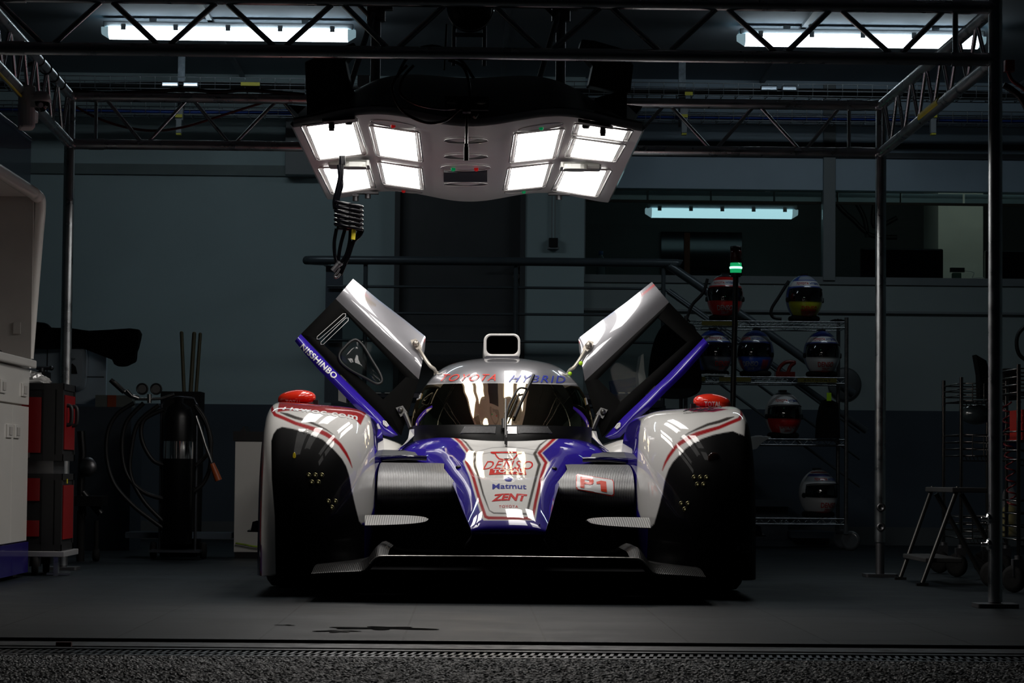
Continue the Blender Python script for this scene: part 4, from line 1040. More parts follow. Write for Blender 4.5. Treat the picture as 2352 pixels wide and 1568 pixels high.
plate = decal('number_sign', rr_grid(), sign_q, wbv, mat('bright_red_border', (.70, .03, .015), .4, coat=.5, var=.02), wing_obs[1], off=.003); plate['label'] = 'white sign reading P1 with red border'
decal('sign_face', rr_grid(), inset(sign_q, .05), wbv, mat('sign_white', (.8, .8, .8), .4, coat=.5, var=.02), plate, off=.0045)
GP = ([(0, 0), (.34, 0), (.34, .3), (.34, .42), (.34, .62), (.34, .8), (.34, 1), (0, 1), (.62, .3), (.62, .44), (.62, .78), (.62, 1), (.85, .33), (.96, .42), (1, .65), (.96, .88), (.85, .98), (.70, .50), (.70, .72), (0, .3), (0, .8)], [(0, 1, 2, 19), (19, 2, 6, 7), (2, 8, 9, 3), (5, 10, 11, 6), (8, 12, 13, 17, 9), (17, 13, 14, 15, 18), (18, 15, 16, 11, 10), (9, 17, 18, 10)][:7], 1)
def fine(geo, step=.07):
    bm = bmesh.new(); vv = [bm.verts.new((x, y, 0)) for x, y in geo[0]]
    for f in geo[1]: bm.faces.new([vv[i] for i in f])
    bmesh.ops.triangulate(bm, faces=bm.faces)
    for _ in range(6):
        e = [e for e in bm.edges if e.calc_length() > step]
        if not e: break
        bmesh.ops.subdivide_edges(bm, edges=e, cuts=1); bmesh.ops.triangulate(bm, faces=bm.faces)
    bm.verts.index_update(); r = ([(v.co.x, v.co.y) for v in bm.verts], [tuple(v.index for v in f.verts) for f in bm.faces], 1); bm.free(); return r
G1 = ([(.38, 0), (1, 0), (1, 1), (.48, 1), (0, .80), (0, .58), (.38, .68)], [(0, 1, 2, 3, 6), (6, 3, 4, 5)], 1)
GP = ([(0, 0), (.33, 0), (.33, .38), (.33, .58), (.33, .80), (.33, 1), (0, 1), (.75, .38), (.93, .45), (1, .58), (1, .82), (.93, .94), (.75, 1), (.60, .58), (.66, .61), (.69, .65), (.69, .73), (.66, .77), (.60, .80)], [(0, 1, 2, 3, 4, 5, 6), (2, 7, 13, 3), (7, 8, 14, 13), (8, 9, 15, 14), (9, 10, 16, 15), (10, 11, 17, 16), (11, 12, 18, 17), (12, 5, 4, 18)], 1)
decal('lettering', fine(GP), [(1333, 1097), (1364, 1102), (1361, 1125), (1333, 1121)], wbv, mat('sign_red', (.80, .05, .01), .4, coat=.5), plate, off=.006)
decal('lettering', fine(G1), [(1369, 1104), (1392, 1108), (1394, 1131), (1372, 1127)], wbv, MATS['sign_red'], plate, off=.006)
for s in (1, -1):
    # dark strip and suspension cover behind the wing
    m = MB(); P = [[W(862, 1034, 11.15), W(930, 1036, 11.1)], [W(862, 1044, 10.9), W(940, 1046, 10.9)]]; 
    m.slab([[W(860, 1032, 11.2), W(950, 1034, 11.2)], [W(860, 1046, 10.95), W(960, 1046, 10.95)]], (0, .02, -.012))
    if s < 0: mirror_mb(m)
    m.build('carbon_shelf', mat('grey_carbon', (.09, .095, .10), .5, .3, var=.2, vscale=60), car)
    m = MB(); m.tube(catmull([W(860, 1053, 10.9), W(890, 1052, 10.85), W(930, 1050, 10.8), W(980, 1052, 10.8)], 4), .010, 10)
    if s < 0: mirror_mb(m)
    m.build('suspension_arm', mat('navy_gloss', (.004, .004, .03), .15, coat=.8), car)
    # lower ribbed dive plane
    m = MB(); V = []; n = 28; lo = []; up = []
    for k in range(n + 1):
        q = k / n; x = 838 + (984 - 838) * q; h = (1 - q ** 5) ** .5 if q < 1 else 0
        hh = 11.5 * min(1, h) * (.92 + .08 * math.cos(q * 3))
        yc = 1192.5 + 2.0 * (1 - q) ; up.append(W(x, yc - hh * 1.0 - .5, 9.95)); lo.append(W(x, yc + hh, 9.72))
    m.slab([lo, [(a + b) / 2 + Vector((0, 0, .003)) for a, b in zip(lo, up)], up], (0, .004, -.003))
    if s < 0: mirror_mb(m)
    m.build('dive_plane', carb2, car)
    # small strut fins under the nose
    m = MB(); P = [W(1069, 1250, 9.9), W(1084, 1228, 9.85), W(1080, 1240, 9.86), W(1066, 1262, 9.92)]; m.prism(P, (0, .06, 0))
    if s < 0: mirror_mb(m)
    m.build('strut_fin', carbon_d, car)
# ---------------------------------------------------------------- splitter
spm = mat('splitter_carbon', (.02, .02, .02), .28, .2, spec=.6, var=.2, vscale=80)
path = [(715, 1316), (760, 1313), (815, 1311), (834, 1309), (845, 1300), (856, 1286), (868, 1278), (890, 1276), (1000, 1276.5), (1163, 1277.5)]
P0 = [W(x, y, 9.42) for x, y in path]; P0 = resample(catmull(P0, 6), 50)
Pm = [mir(p) for p in P0][::-1][1:]; lip = P0 + Pm
def off(row, dy, dz): return [p + Vector((0, dy, dz)) for p in row]
def rise(row, dy, h):
    out = []
    for p in row:
        u = abs(p.x - XC); k = math.exp(-((u - .475) / .045) ** 2); k2 = 1 / (1 + math.exp(-(u - .50) / .012))
        out.append(p + Vector((0, dy, h * (.35 * k + .2 * k2))))
    return out
m = MB(); rows_ = [off(lip, .25, -.02), off(lip, .012, -.016), off(lip, .0, -.010), off(lip, .0, -.002), off(lip, .006, .0), rise(lip, .06, .02), rise(lip, .14, .07), rise(lip, .24, .10), off(rise(lip, .24, .10), .5, 0)]
mat_sr = carbon_rib('splitter_rib', (.004, .004, .004), (.05, .05, .05), 45, .3, .2)
mid = [i for i, p in enumerate(lip) if abs(p.x - XC) < .44]; i0, i1 = mid[0], mid[-1]
mm = MB(); mm.grid([r[i0:i1 + 1] for r in rows_]); mm.build('splitter', mat('splitter_black', (.001, .001, .001), .9, spec=0), car)
for sl in (slice(0, i0 + 1), slice(i1, None)): m = MB(); m.grid([r[sl] for r in rows_]); m.build('splitter_end', mat_sr, car)
m = MB(); m.tube([p + Vector((0, -.001, -.001)) for p in lip if abs(p.x - XC) < .50 and abs(p.x - XC) > .03], .003, 6); m.build('splitter_edge', mat('edge_highlight', (.75, .72, .68), .3, .9, var=.5, vscale=30), car)  # pale tube imitates the light caught along the splitter's front edge
# ---------------------------------------------------------------- dark floor, tub, sidepods
m = MB(); m.box((XC, 12.2, .22), (.92, 3.1, .28)); m.box((XC, 11.9, .075), (1.7, 3.6, .03)); m.box((XC, 11.25, .33), (1.5, .1, .42)); m.build('underbody', carbon_d, car)
for s in (1, -1):
    m = MB(); rows_ = []
    for v, zt_, ui in ((11.45, .50, -.45), (11.50, .60, -.44), (11.6, .64, -.43), (12.3, .645, -.43), (13.0, .61, -.46), (13.9, .56, -.44)):
        sec = [(-.93, .12), (-.95, .35), (-.93, zt_ - .10), (-.88, zt_ - .02), (-.78, zt_), (-.62, zt_ - .01), (ui - .06, zt_ - .04), (ui, zt_ - .10), (ui + .01, .3)]
        rows_.append([(XC + a, v, z) for a, z in sec])
    rr = [catmull(r, 3) for r in rows_]; m.grid(rr); m.add(rr[0][:], [tuple(range(len(rr[0])))], False)
    if s < 0: mirror_mb(m)
    m.build('sidepod', whitep, car)
    # rear fender
    m = MB(); rows_ = []
    for v, zt_ in ((12.85, .40), (12.95, .52), (13.15, .57), (13.4, .60), (13.7, .60), (14.1, .56), (14.3, .5)):
        sec = [(-.96, .12), (-.98, .4), (-.96, zt_ - .06), (-.90, zt_), (-.75, zt_ + .01), (-.66, zt_ - .02), (-.61, zt_ - .12), (-.6, .3)]
        rows_.append(catmull([(XC + a, v, z) for a, z in sec], 3))
    m.grid(rows_)
    if s < 0: mirror_mb(m)
    m.build('rear_fender', whitep, car)
    # white fin at the cockpit side
    m = MB(); P = [W(951, 985, 11.35), W(951, 1000, 11.3), W(935, 1016, 11.2), W(914, 1031, 11.15), (W(925, 1022, 11.2)), W(937, 1008, 11.3), W(941, 986, 11.4)]
    m.prism(P, (0, .08, 0))
    if s < 0: mirror_mb(m)
    m.build('cockpit_fin', whitep, car)
# engine cover behind the roof, with the black fin
m = MB(); rows_ = []
for v, zt_, wd in ((12.0, .93, .34), (12.5, .98, .30), (13.0, .90, .24), (13.6, .74, .20), (14.2, .6, .16)):
    rows_.append(catmull([(XC - wd - .06, v, .35), (XC - wd, v, .6), (XC - wd * .75, v, zt_ - .08), (XC, v, zt_), (XC + wd * .75, v, zt_ - .08), (XC + wd, v, .6), (XC + wd + .06, v, .35)], 4))
m.grid(rows_); m.build('engine_cover', mat('dark_body', (.01, .01, .02), .4, coat=.6, var=.1), car)
# rear wing
t_w = MB(); zW = W(860, 903, 14.3).z; t_w.slab([[(XC - .84, 14.25, zW), (XC + .84, 14.25, zW)], [(XC - .84, 14.4, zW + .012), (XC + .84, 14.4, zW + .012)], [(XC - .84, 14.6, zW - .02), (XC + .84, 14.6, zW - .02)]], (0, 0, -.022)); rw = t_w.build('rear_wing', mat('dark_blue_wing', (.008, .008, .035), .35, coat=.6, var=.05), car)
for x in (868, 891, 1428, 1449):
    m = MB(); a = W(x, 902, 14.23); m.box(a, (.035, .004, .006)); m.build('wing_marking', t_white, rw)
for x0, x1 in ((777, 795),):
    for s in (1, -1):
        a = W(x0, 860, 14.2); m = MB(); P = [W(777, 920, 14.2), W(777, 866, 14.2), W(783, 860, 14.2), W(795, 872, 14.2), W(795, 925, 14.2)]
        m.prism([(p.x, p.y, p.z) for p in P], (0, .4, 0))
        if s < 0: mirror_mb(m)
        m.build('wing_endplate', whitep, rw)
# tall pale fin seen through the right door
m = MB(); P = [W(x, y, 13.9) for x, y in ((1473, 815), (1478, 812), (1480, 850), (1487, 884), (1480, 905), (1470, 905), (1466, 860))]; m.prism(P, (0, .25, 0)); m.build('rear_fin', whitep, car)
# ---------------------------------------------------------------- canopy
LV_OLD = [ # z, a, vf, b
    (.600, .392, 11.22, .62), (.64, .400, 11.25, .64), (.70, .406, 11.33, .64), (.76, .400, 11.44, .62), (.81, .386, 11.55, .58), (.84, .368, 11.63, .55), (.865, .348, 11.72, .52),
    (.89, .330, 11.77, .50), (.92, .310, 11.85, .46), (.945, .288, 11.92, .44), (.965, .262, 11.99, .40), (.982, .225, 12.06, .35), (.994, .175, 12.14, .28), (1.0, .11, 12.22, .2), (1.003, .03, 12.32, .1)]
LV = []
for yc, vf, b, xe in ((1003, 11.16, .62, 949), (985, 11.18, .61, 947), (960, 11.21, .59, 946), (930, 11.25, .56, 951), (905, 11.285, .53, 961), (890, 11.31, .50, 970), (880, 11.325, .48, 977),
                      (870, 11.345, .46, 984), (857, 11.375, .43, 995), (846, 11.41, .40, 1007), (837, 11.45, .36, 1020), (830, 11.50, .31, 1036), (824, 11.57, .25, 1060), (821, 11.66, .17, 1090), (819.5, 11.8, .06, 1130)):
    p = W(1157, yc, vf); e = W(xe, yc, vf + b); LV.append((p.z, XC - e.x, vf, b))
LV = [list(p) + [w_] for p, w_ in zip(catmull([l[:3] for l in LV], 12), [q.x for q in catmull([(l[3], 0, 0) for l in LV], 12)])]
_z = np.linspace(LV[0][0], LV[-1][0], 400); _c = [np.interp(_z, [l[0] for l in LV], [l[k] for l in LV]) for k in (1, 2, 3)]
for _k in range(3):
    for _p in range(3):
        q_ = np.pad(_c[_k], 14, mode='reflect', reflect_type='odd'); _c[_k] = np.convolve(q_, np.ones(29) / 29, 'valid')
LV = [[float(_z[i]), max(.012, float(_c[0][i])), float(_c[1][i]), max(.03, float(_c[2][i]))] for i in range(400)]
zs = [l[0] for l in LV]
def canopy_row(z):
    a = interp(z, zs, [l[1] for l in LV]); vf = interp(z, zs, [l[2] for l in LV]); b = interp(z, zs, [l[3] for l in LV]); row = []
    n = 60
    for k in range(n + 1):
        th = -PI / 2 + PI * k / n
        s_, c_ = math.sin(th), math.cos(th); e = .92
        row.append((XC + a * math.copysign(abs(s_) ** e, s_), vf + b * (1 - c_ ** .95), z))
    row = [(XC - a * .97, vf + b + .5, z - .01)] + row + [(XC + a * .97, vf + b + .5, z - .01)]
    return row
ws, N_, L_, b_ = node_mat('gold_tinted_windscreen')
gl = N_.new('ShaderNodeBsdfGlossy'); gl.inputs['Roughness'].default_value = .015; gl.inputs['Color'].default_value = (.95, .80, .52, 1)
tr = N_.new('ShaderNodeBsdfTransparent'); tr.inputs[0].default_value = (.32, .27, .18, 1)
lw = N_.new('ShaderNodeLayerWeight'); lw.inputs[0].default_value = .35; mr = N_.new('ShaderNodeMapRange'); mr.inputs[3].default_value = .80; mr.inputs[4].default_value = .95
L_.new(lw.outputs['Facing'], mr.inputs[0]); mxs = N_.new('ShaderNodeMixShader'); L_.new(mr.outputs[0], mxs.inputs[0]); L_.new(tr.outputs[0], mxs.inputs[1]); L_.new(gl.outputs[0], mxs.inputs[2]); L_.new(mxs.outputs[0], N_['Material Output'].inputs[0])
zG = W(1157, 880, 11.325).z
zz = np.linspace(zs[0], zG, 60)
m = MB(); m.grid([canopy_row(z) for z in zz]); wind = m.build('windscreen', ws, car)
zz = list(zG + (zs[-1] - zG) * np.sin(np.linspace(0, 1, 80) * PI / 2))
m = MB(); m.grid([canopy_row(z) for z in zz]); 
roof = build_painted('roof', m, (.30, .30, .32), [('line', [(960, 881, 2.5), (1350, 881, 2.5)], (.9, .9, .9)), ('poly', [(1033, 827), (1042, 824), (1046, 833), (1038, 836)], (.7, .02, .02)), ('poly', [(1262, 825), (1270, 827), (1266, 836), (1258, 834)], (.7, .02, .02)), ('line', [(1000, 850, 2), (1025, 832, 2), (1045, 825, 2)], (.10, .18, .35)), ('line', [(1310, 850, 2), (1290, 838, 2), (1270, 828, 2)], (.10, .18, .35))], silver, car)
rbv = bvh_of(roof)
decal('lettering', text_geo('TOYOTA', .0, .25, 1.2), [(1020, 860), (1142, 860), (1138, 875), (1010, 876)], rbv, mat('roof_red', (.80, .03, .01), .4, coat=.3), roof, off=.003)
decal('lettering', text_geo('HYBRID', .0, .25, 1.2), [(1175, 862), (1296, 864), (1300, 880), (1168, 877)], rbv, mat('roof_blue', (.02, .035, .36), .4, coat=.3), roof, off=.003)
# opaque dark edge frames, side stickers
wbv2 = bvh_of(wind)
for q in ([(958, 905), (970, 903), (967, 915), (955, 921)], [(1342, 908), (1352, 912), (1360, 924), (1346, 930)]):
    decal('sticker', rect_geo(4, 4), q, wbv2, t_white, wind, off=.003)
for q in ([(961, 908), (965, 907), (963, 915), (959, 916)], [(1347, 913), (1352, 914), (1354, 921), (1349, 922)]):
    decal('sticker_mark', rect_geo(2, 2), q, wbv2, t_black, wind, off=.005)
# black cowl band with vents at the foot of the windscreen
cr_ = []
for z in (.60, .618, .636, .655, .67):
    cr_.append([(p[0], p[1] - .035 - (.67 - z) * .6, z) for p in canopy_row(z)[4:-4]])
m = MB(); m.grid(cr_); m.grid([[(p[0], p[1] + .04, p[2]) for p in cr_[-1]], cr_[-1]]); cowl = m.build('cowl', mat('cowl_black', (.005, .005, .005), .4, spec=.12, var=.1), car); cbv = bvh_of(cowl)
for q in ([(1068, 980), (1138, 980), (1138, 995), (1058, 995)], [(1190, 980), (1257, 980), (1268, 995), (1190, 995)]):
    decal('vent', rect_geo(10, 3), q, cbv, mat('vent_mesh', (.03, .03, .032), .5, .3, var=.3, vscale=150), cowl, off=.003)
    Q = q + [q[0]]; m = MB(); m.tube([at_surface(x, y, cbv) + Vector((0, -.003, 0)) for x, y in Q], .0016, 6); m.build('vent_frame', alu_dark, cowl)
decal('plate', rect_geo(6, 3), [(1162, 972), (1187, 972), (1187, 997), (1162, 997)], cbv, mat('bare_plate', (.35, .35, .36), .4, .8, var=.1), cowl, off=.003)
# bare white ring base of the windscreen : interior
m = MB(); m.box((XC, 12.2, .52), (.55, .25, .50)); m.box((XC - .14, 12.15, .70), (.26, .14, .26)); m.build('seat', mat('dark_seat', (.02, .02, .02), .8, var=.2), car)
m = MB(); m.tube([(XC - .17 + .13 * math.cos(a), 11.75 + .05 * math.sin(a), .68 + .075 * math.sin(a)) for a in [2 * PI * k / 28 for k in range(28)]], .013, 8, closed=True); m.box((XC - .17, 11.76, .68), (.18, .03, .06)); m.build('steering_wheel', mat('steering_grip', (.10, .09, .08), .5, var=.1), car)
m = MB(); m.box((XC, 11.72, .60), (.66, .3, .08)); m.build('dashboard', carbon_d, car)
# wiper
glbv = bvh_of(wind, roof)
def og(px, py, o=.02): return at_surface(px, py, glbv) + Vector((0, -o, .3 * o))
m = MB(); bl = [og(x, y, .012) for x, y in ((1181, 960), (1190, 940), (1199, 920), (1208, 901), (1217, 882), (1226, 863))]; m.tube(bl, .0065, 6); wp = m.build('wiper', blackm, car)
m = MB(); m.tube(catmull([og(1160, 978, .03), og(1166, 945, .03), og(1178, 918, .03), og(1192, 897, .03), og(1210, 896, .02)], 4), .005, 6); m.tube([og(1168, 962, .025), og(1180, 935, .025), og(1192, 908, .025)], .004, 6); m.build('wiper_arm', blackm, wp)
m = MB(); m.cyl(og(1161, 925, .05), W(1161, 1000, 11.0), .0045); m.cyl(W(1158, 963, 11.14), W(1158, 985, 11.12), .013); m.cyl(W(1164, 990, 11.0), W(1163, 1026, 10.95), .004); m.box(W(1162, 1012, 10.96), (.012, .02, .03)); m.build('wiper_pivot', mat('pivot_metal', (.10, .10, .10), .35, .7, var=.1), wp)
# roof air intake
def rrect(cx, cy, hx, hy, r, n=6):
    P = []
    for sx, sy, a0 in ((1, -1, 0), (-1, -1, 90), (-1, 1, 180), (1, 1, 270)):
        for k in range(n + 1):
            a = math.radians(a0 + 90 * k / n); P.append((cx + sx * (hx - r) + r * math.cos(a), cy + sy * (hy - r) - r * math.sin(a)))
    return P
vI = 11.78
outer = [W(x, y, vI) for x, y in rrect(1153, 796, 42, 30, 16)]; inner_ = [W(x, y, vI) for x, y in rrect(1153.5, 792, 36, 21, 12)]
outer2 = [p + Vector((0, .03, 0)) for p in outer]; outer3 = [p + Vector((0, .8, -.02)) for p in outer]
in2 = [p + Vector((0, .25, 0)) for p in inner_]
m = MB(); m.grid([[p + (q - p) * .25 + Vector((0, .015, 0)) for p, q in zip(inner_, outer)][:0] or inner_, [(p + q) / 2 + Vector((0, -.008, 0)) for p, q in zip(inner_, outer)], outer, outer2, outer3], closed=True); intake = m.build('air_intake', whitep, car)
m = MB(); m.grid([inner_, in2], closed=True); m.add(in2, [tuple(range(len(in2)))], False); m.build('intake_duct', mat('duct_black', (.0015, .0015, .0015), .9, spec=.1), intake)
m = MB(); P = [W(x, y, 11.74) for x, y in rrect(1153, 824, 40, 7, 6)]; m.prism(P, (0, .3, 0)); m.build('intake_base', mat('grey_base', (.16, .16, .18), .3, .6, var=.1), intake)
# ---------------------------------------------------------------- red door mirrors on the fenders
for s in (1, -1):
    c = W(684, 924, 10.95)
    rows_ = []
    for i in range(13):
        t = i / 12; 
        rows_.append([])
    m = MB(); n = 36
    P = []
    for i in range(15):
        ph = PI * i / 14
        row = []
        for k in range(n):
            a = 2 * PI * k / n; r = math.sin(ph)
            x = -.004 + .079 * math.copysign(abs(math.cos(ph)) ** .9, -math.cos(ph)); 
            z = .020 + .034 * (r ** .75) * math.sin(a) * (1.0 if math.sin(a) > 0 else .8); y = .075 * (r ** .8) * math.cos(a)
            row.append(c + Vector((x, y, z - .01 * max(0, -x) / .08)))
        P.append(row)
    m.grid(P, closed=True)
    if s < 0: mirror_mb(m)
    mo = m.build('door_mirror', redp, car)
    m = MB(); m.box(c + Vector((.0, .01, -.03)), (.05, .05, .08))
    m.box(c + Vector((.076, .0, .0)), (.02, .05, .02))
    if s < 0: mirror_mb(m)
    m.build('mirror_stem', blackm, mo)
    mbv = bvh_of(mo)
    q = [(656, 917), (692, 918), (692, 930), (656, 929)] if s > 0 else [(1618, 921), (1656, 922), (1656, 933), (1618, 933)]
    decal('lettering', text_geo('TOTAL', .02), q, mbv, t_white, mo, off=.002)
# ---------------------------------------------------------------- canards outside the fenders
for s in (1, -1):
    m = MB(); P = [W(568, 1221, 9.95), W(600, 1222, 9.95), W(600, 1217, 9.95), W(568, 1218, 9.95)]; m.prism(P, (0, .25, .01))
    P = [W(576, 1217, 9.97), W(580, 1198, 9.97), W(590, 1195, 9.97), W(600, 1196, 9.97), W(602, 1217, 9.97)]; m.prism(P, (0, .10, 0))
    if s < 0: mirror_mb(m)
    m.build('canard', mat('dark_teal_canard', (.02, .04, .06), .2, coat=1, var=.1), car)
# tyre lettering on the right fender side
decal('lettering', text_geo('MICHELIN', .02), [(1692, 1247), (1728, 1247), (1728, 1268), (1692, 1270)], bvR, mat('faint_lettering', (.05, .05, .05), .6), fenders[1], off=.002)

# ---------------------------------------------------------------- raised doors
def dv(px, py, bulge=0.0):
    return 11.98 + (870 - py) * .00050 + (px - 961) * .00022 - bulge
def DP(px, py, bulge=0.0): return W(px, py, dv(px, py, bulge))
def lerp2(A, B, t): return (A[0] + (B[0] - A[0]) * t, A[1] + (B[1] - A[1]) * t)
def poly_at(pts, t):
    P = resample([Vector((x, y, 0)) for x, y in pts], 101); p = P[int(round(t * 100))]; return p.x, p.y
doorglass, N_, L_, b_ = node_mat('door_glass')
tr = N_.new('ShaderNodeBsdfTransparent'); tr.inputs[0].default_value = (.62, .66, .66, 1); gl = N_.new('ShaderNodeBsdfGlossy'); gl.inputs['Roughness'].default_value = .02
mxs = N_.new('ShaderNodeMixShader'); mxs.inputs[0].default_value = .002; L_.new(tr.outputs[0], mxs.inputs[1]); L_.new(gl.outputs[0], mxs.inputs[2]); L_.new(mxs.outputs[0], N_['Material Output'].inputs[0])
scoopm = doorglass.copy(); scoopm.name = 'clear_scoop'
for n_ in scoopm.node_tree.nodes:
    if n_.type == 'MIX_SHADER': n_.inputs[0].default_value = .035
def strip(A, B, nb, na, bulge_amp, asym=0.0):
    rows_ = []
    for j in range(nb + 1):
        t = j / nb; row = []
        for i in range(na + 1):
            s_ = i / na; a = poly_at(A, s_); b = poly_at(B, s_); q = lerp2(a, b, t)
            row.append(DP(q[0], q[1], bulge_amp * math.sin(PI * t) + asym * t))
        rows_.append(row)
    return rows_
UP = [(811, 640), (868, 687), (928, 733), (978, 773)]; LO = [(771, 686), (833, 746), (895, 806), (962, 871)]
UP2 = UP[:-1] + [(978, 773), (976, 800)]
BLU_IN = [(691, 767), (713, 791), (774, 855), (873, 952), (914, 998)]; BLU_OUT = [(677, 783), (700, 812), (733, 850), (776, 893), (815, 934), (848, 962), (866, 984), (880, 999), (899, 1004), (913, 1000)]
for s in (1, -1):
    dn = 'left raised door with white lettering' if s > 0 else 'right raised door'
    m = MB(); m.slab(strip(UP2, LO, 14, 60, .016), (0, .012, 0))
    if s < 0: mirror_mb(m)
    P = [('line', [(805, 646, 2), (865, 694, 2), (925, 741, 2), (976, 782, 2.5)], (.65, .03, .03)), ('line', [(809, 641, 1.5), (868, 687, 1.5), (978, 774, 2)], (.15, .22, .35))]
    if s > 0: P += [('poly', [(812, 668), (826, 666), (865, 700), (862, 704), (846, 698), (822, 684)], (.22, .19, .17))]
    else: P += [('poly', [(938, 752), (950, 745), (972, 760), (958, 768)], (.60, .60, .62))]
    o = build_painted('raised_door', m, (.26, .26, .28), P, silver, car, s); o['label'] = dn
    skin = o
    # black frame ring
    A, B, C, D = (771, 686), (962, 871), (921, 1000), (691, 767)
    a, b, c, d = (795, 722), (932, 866), (880, 917), (728, 777)
    m = MB()
    for p0, p1, q0, q1 in ((A, B, a, b), (B, C, b, c), (C, D, c, d), (D, A, d, a)):
        rows_ = [[DP(*lerp2(lerp2(p0, p1, i / 14), lerp2(q0, q1, i / 14), j / 3), bulge=.004 * math.sin(PI * j / 3)) for i in range(15)] for j in range(4)]
        m.slab(rows_, (0, .03, 0))
    if s < 0: mirror_mb(m)
    m.build('door_frame', mat('door_frame_black', (.002, .002, .002), .4, spec=.03), skin)
    m = MB(); rows_ = [[DP(*lerp2(lerp2(a, b, i / 8), lerp2(d, c, i / 8), j / 6), bulge=-.012) for i in range(9)] for j in range(7)]; m.slab(rows_, (0, .004, 0))
    if s < 0: mirror_mb(m)
    m.build('door_glass', doorglass, skin)
    # blue sill
    m = MB(); m.slab(strip(BLU_IN, BLU_OUT, 8, 50, .028, .012), (0, .02, 0))
    if s < 0: mirror_mb(m)
    sill = m.build('door_sill', bluep, skin)
    if s > 0:
        sb = bvh_of(sill)
        V, F, _ = text_geo('NISSHINBO', .025, 0, 1.05)
        decal('lettering', (V, F, 1), [(697, 789), (776, 862), (767, 871), (689, 797)], sb, t_white, sill, off=.0035)
    m = MB(); m.tube([DP(*p, bulge=.045 if False else .036) for p in ((880, 966), (886, 968), (892, 977), (888, 980), (881, 974), (880, 966))], .003, 6); m.prism([DP(*p, bulge=.03) for p in ((880, 966), (887, 968), (893, 978), (887, 981))], (0, -.006, 0))
    if s < 0: mirror_mb(m)
    m.build('door_catch', t_white, skin)
    # teardrop air scoop on the glass, slots
    if s > 0:
        td = [(820, 781), (806, 784), (790, 799), (779, 815), (784, 832), (806, 850), (840, 868), (866, 881), (877, 875), (872, 857), (853, 825), (836, 797)]
        lp = [DP(x, y, .008) for x, y in [(p.x, p.y) for p in catmull([Vector((x, y, 0)) for x, y in td], 5, closed=True)]]
        m = MB(); m.tube(lp, .007, 8, closed=True); m.build('scoop_rim', blackm, skin)
        cc = DP(822, 828, .05); m = MB(); n = len(lp)
        r1 = [p + (cc - p) * .35 + Vector((0, -.02, 0)) for p in lp]; m.grid([lp, r1], closed=True); m.add(r1 + [cc], [(i, (i + 1) % n, n) for i in range(n)], True); m.build('scoop', scoopm, skin)
        m = MB()
        for (x0, y0), (x1, y1), w_ in (((731, 776), (791, 723), 4), ((740, 788), (797, 733), 4)):
            d_ = Vector((x1 - x0, y1 - y0)).normalized(); nn = Vector((-d_.y, d_.x)) * w_
            loop = [(x0 + nn.x, y0 + nn.y), (x0 - d_.x * 4, y0 - d_.y * 4), (x0 - nn.x, y0 - nn.y), (x1 - nn.x, y1 - nn.y), (x1 + d_.x * 4, y1 + d_.y * 4), (x1 + nn.x, y1 + nn.y)]
            m.tube([DP(x, y, .006) for x, y in loop], .0017, 6, closed=True)
        m.build('slot_rim', mat('clear_edge', (.55, .55, .55), .3, var=.05), skin)
    # hinges
    m = MB(); pl = [DP(x, y, .045) for x, y in ((943, 781), (955, 777), (966, 790), (969, 800), (958, 803), (947, 792))]; m.prism(pl, (0, .01, 0)); m.ball(tuple(DP(955, 789, .055)), .016, 12, (1, .6, 1))
    if s < 0: mirror_mb(m)
    hg = m.build('hinge', mat('hinge_metal', (.42, .38, .33), .35, .8, var=.3, vscale=60), skin)
    m = MB(); pth = [DP(962, 800, .045), W(975, 822, 11.97), W(988, 840, 11.95), W(998, 848, 11.97), W(1004, 862, 12.0)]; pth = catmull(pth, 4)
    m.tube(pth, .0085, 8); m.box(W(1004, 860, 12.0), (.03, .03, .03))
    if s < 0: mirror_mb(m)
    m.build('hinge_arm', mat('hinge_arm_metal', (.62, .58, .50), .4, .5, var=.05), hg)
    m = MB(); pl = [DP(x, y, .02) for x, y in ((909, 936), (925, 931), (936, 947), (920, 957))]; m.prism(pl, (0, .01, 0)); m.ball(tuple(DP(920, 941, .03)), .013, 12); m.tube([DP(930, 950, .03), DP(938, 968, .04), DP(944, 983, .05)], .012, 8)
    if s < 0: mirror_mb(m)
    m.build('hinge', mat('dark_hinge_metal', (.10, .10, .10), .35, .7, var=.2), skin)
    if s < 0:
        m = MB()
        for x, y in ((1334, 834), (1309, 858)): m.ball(tuple(W(x, y, 11.9)), .01, 10)
        m.build('green_tag', mat('lime_tag', (.45, .8, .02), .4, var=.03), hg)
# ================================================================== LEFT: work cabinet, flight cases, washing corner
cabw = mat('cabinet_white', (.82, .80, .76), .3, coat=.6, var=.02); cabb = mat('cabinet_blue', (.02, .012, .16), .3, coat=.6, var=.04); nichem = mat('niche_grey', (.42, .40, .38), .5, var=.06)
CX = -1.905; CY1 = 11.33; CY0 = 9.3
t = cabinet = thing('work_cabinet', (CX - .3, (CY0 + CY1) / 2, 0), 'white work cabinet with open niche above and blue plinth at the left edge', 'cabinet')
def face(y0, y1, z0, z1, d=.02, x=CX): return ((x - d / 2, (y0 + y1) / 2, (z0 + z1) / 2), (d, y1 - y0, z1 - z0))
m = MB(); m.box((CX - .34, (CY0 + CY1) / 2, .46), (.62, CY1 - CY0 - .02, .88)); m.build('carcass', cabw, t)
m = MB(); m.rbox((CX - .32, (CY0 + CY1) / 2, .915), (.70, CY1 - CY0 + .02, .035), .015); m.build('worktop', cabw, t, bevel=.006)
m = MB(); m.box((CX - .315, (CY0 + CY1) / 2, .085), (.645, CY1 - CY0 + .004, .13)); m.build('plinth', cabb, t)
ys = [CY1, 10.93, 10.50, 10.08, 9.66, CY0]
zD = .735
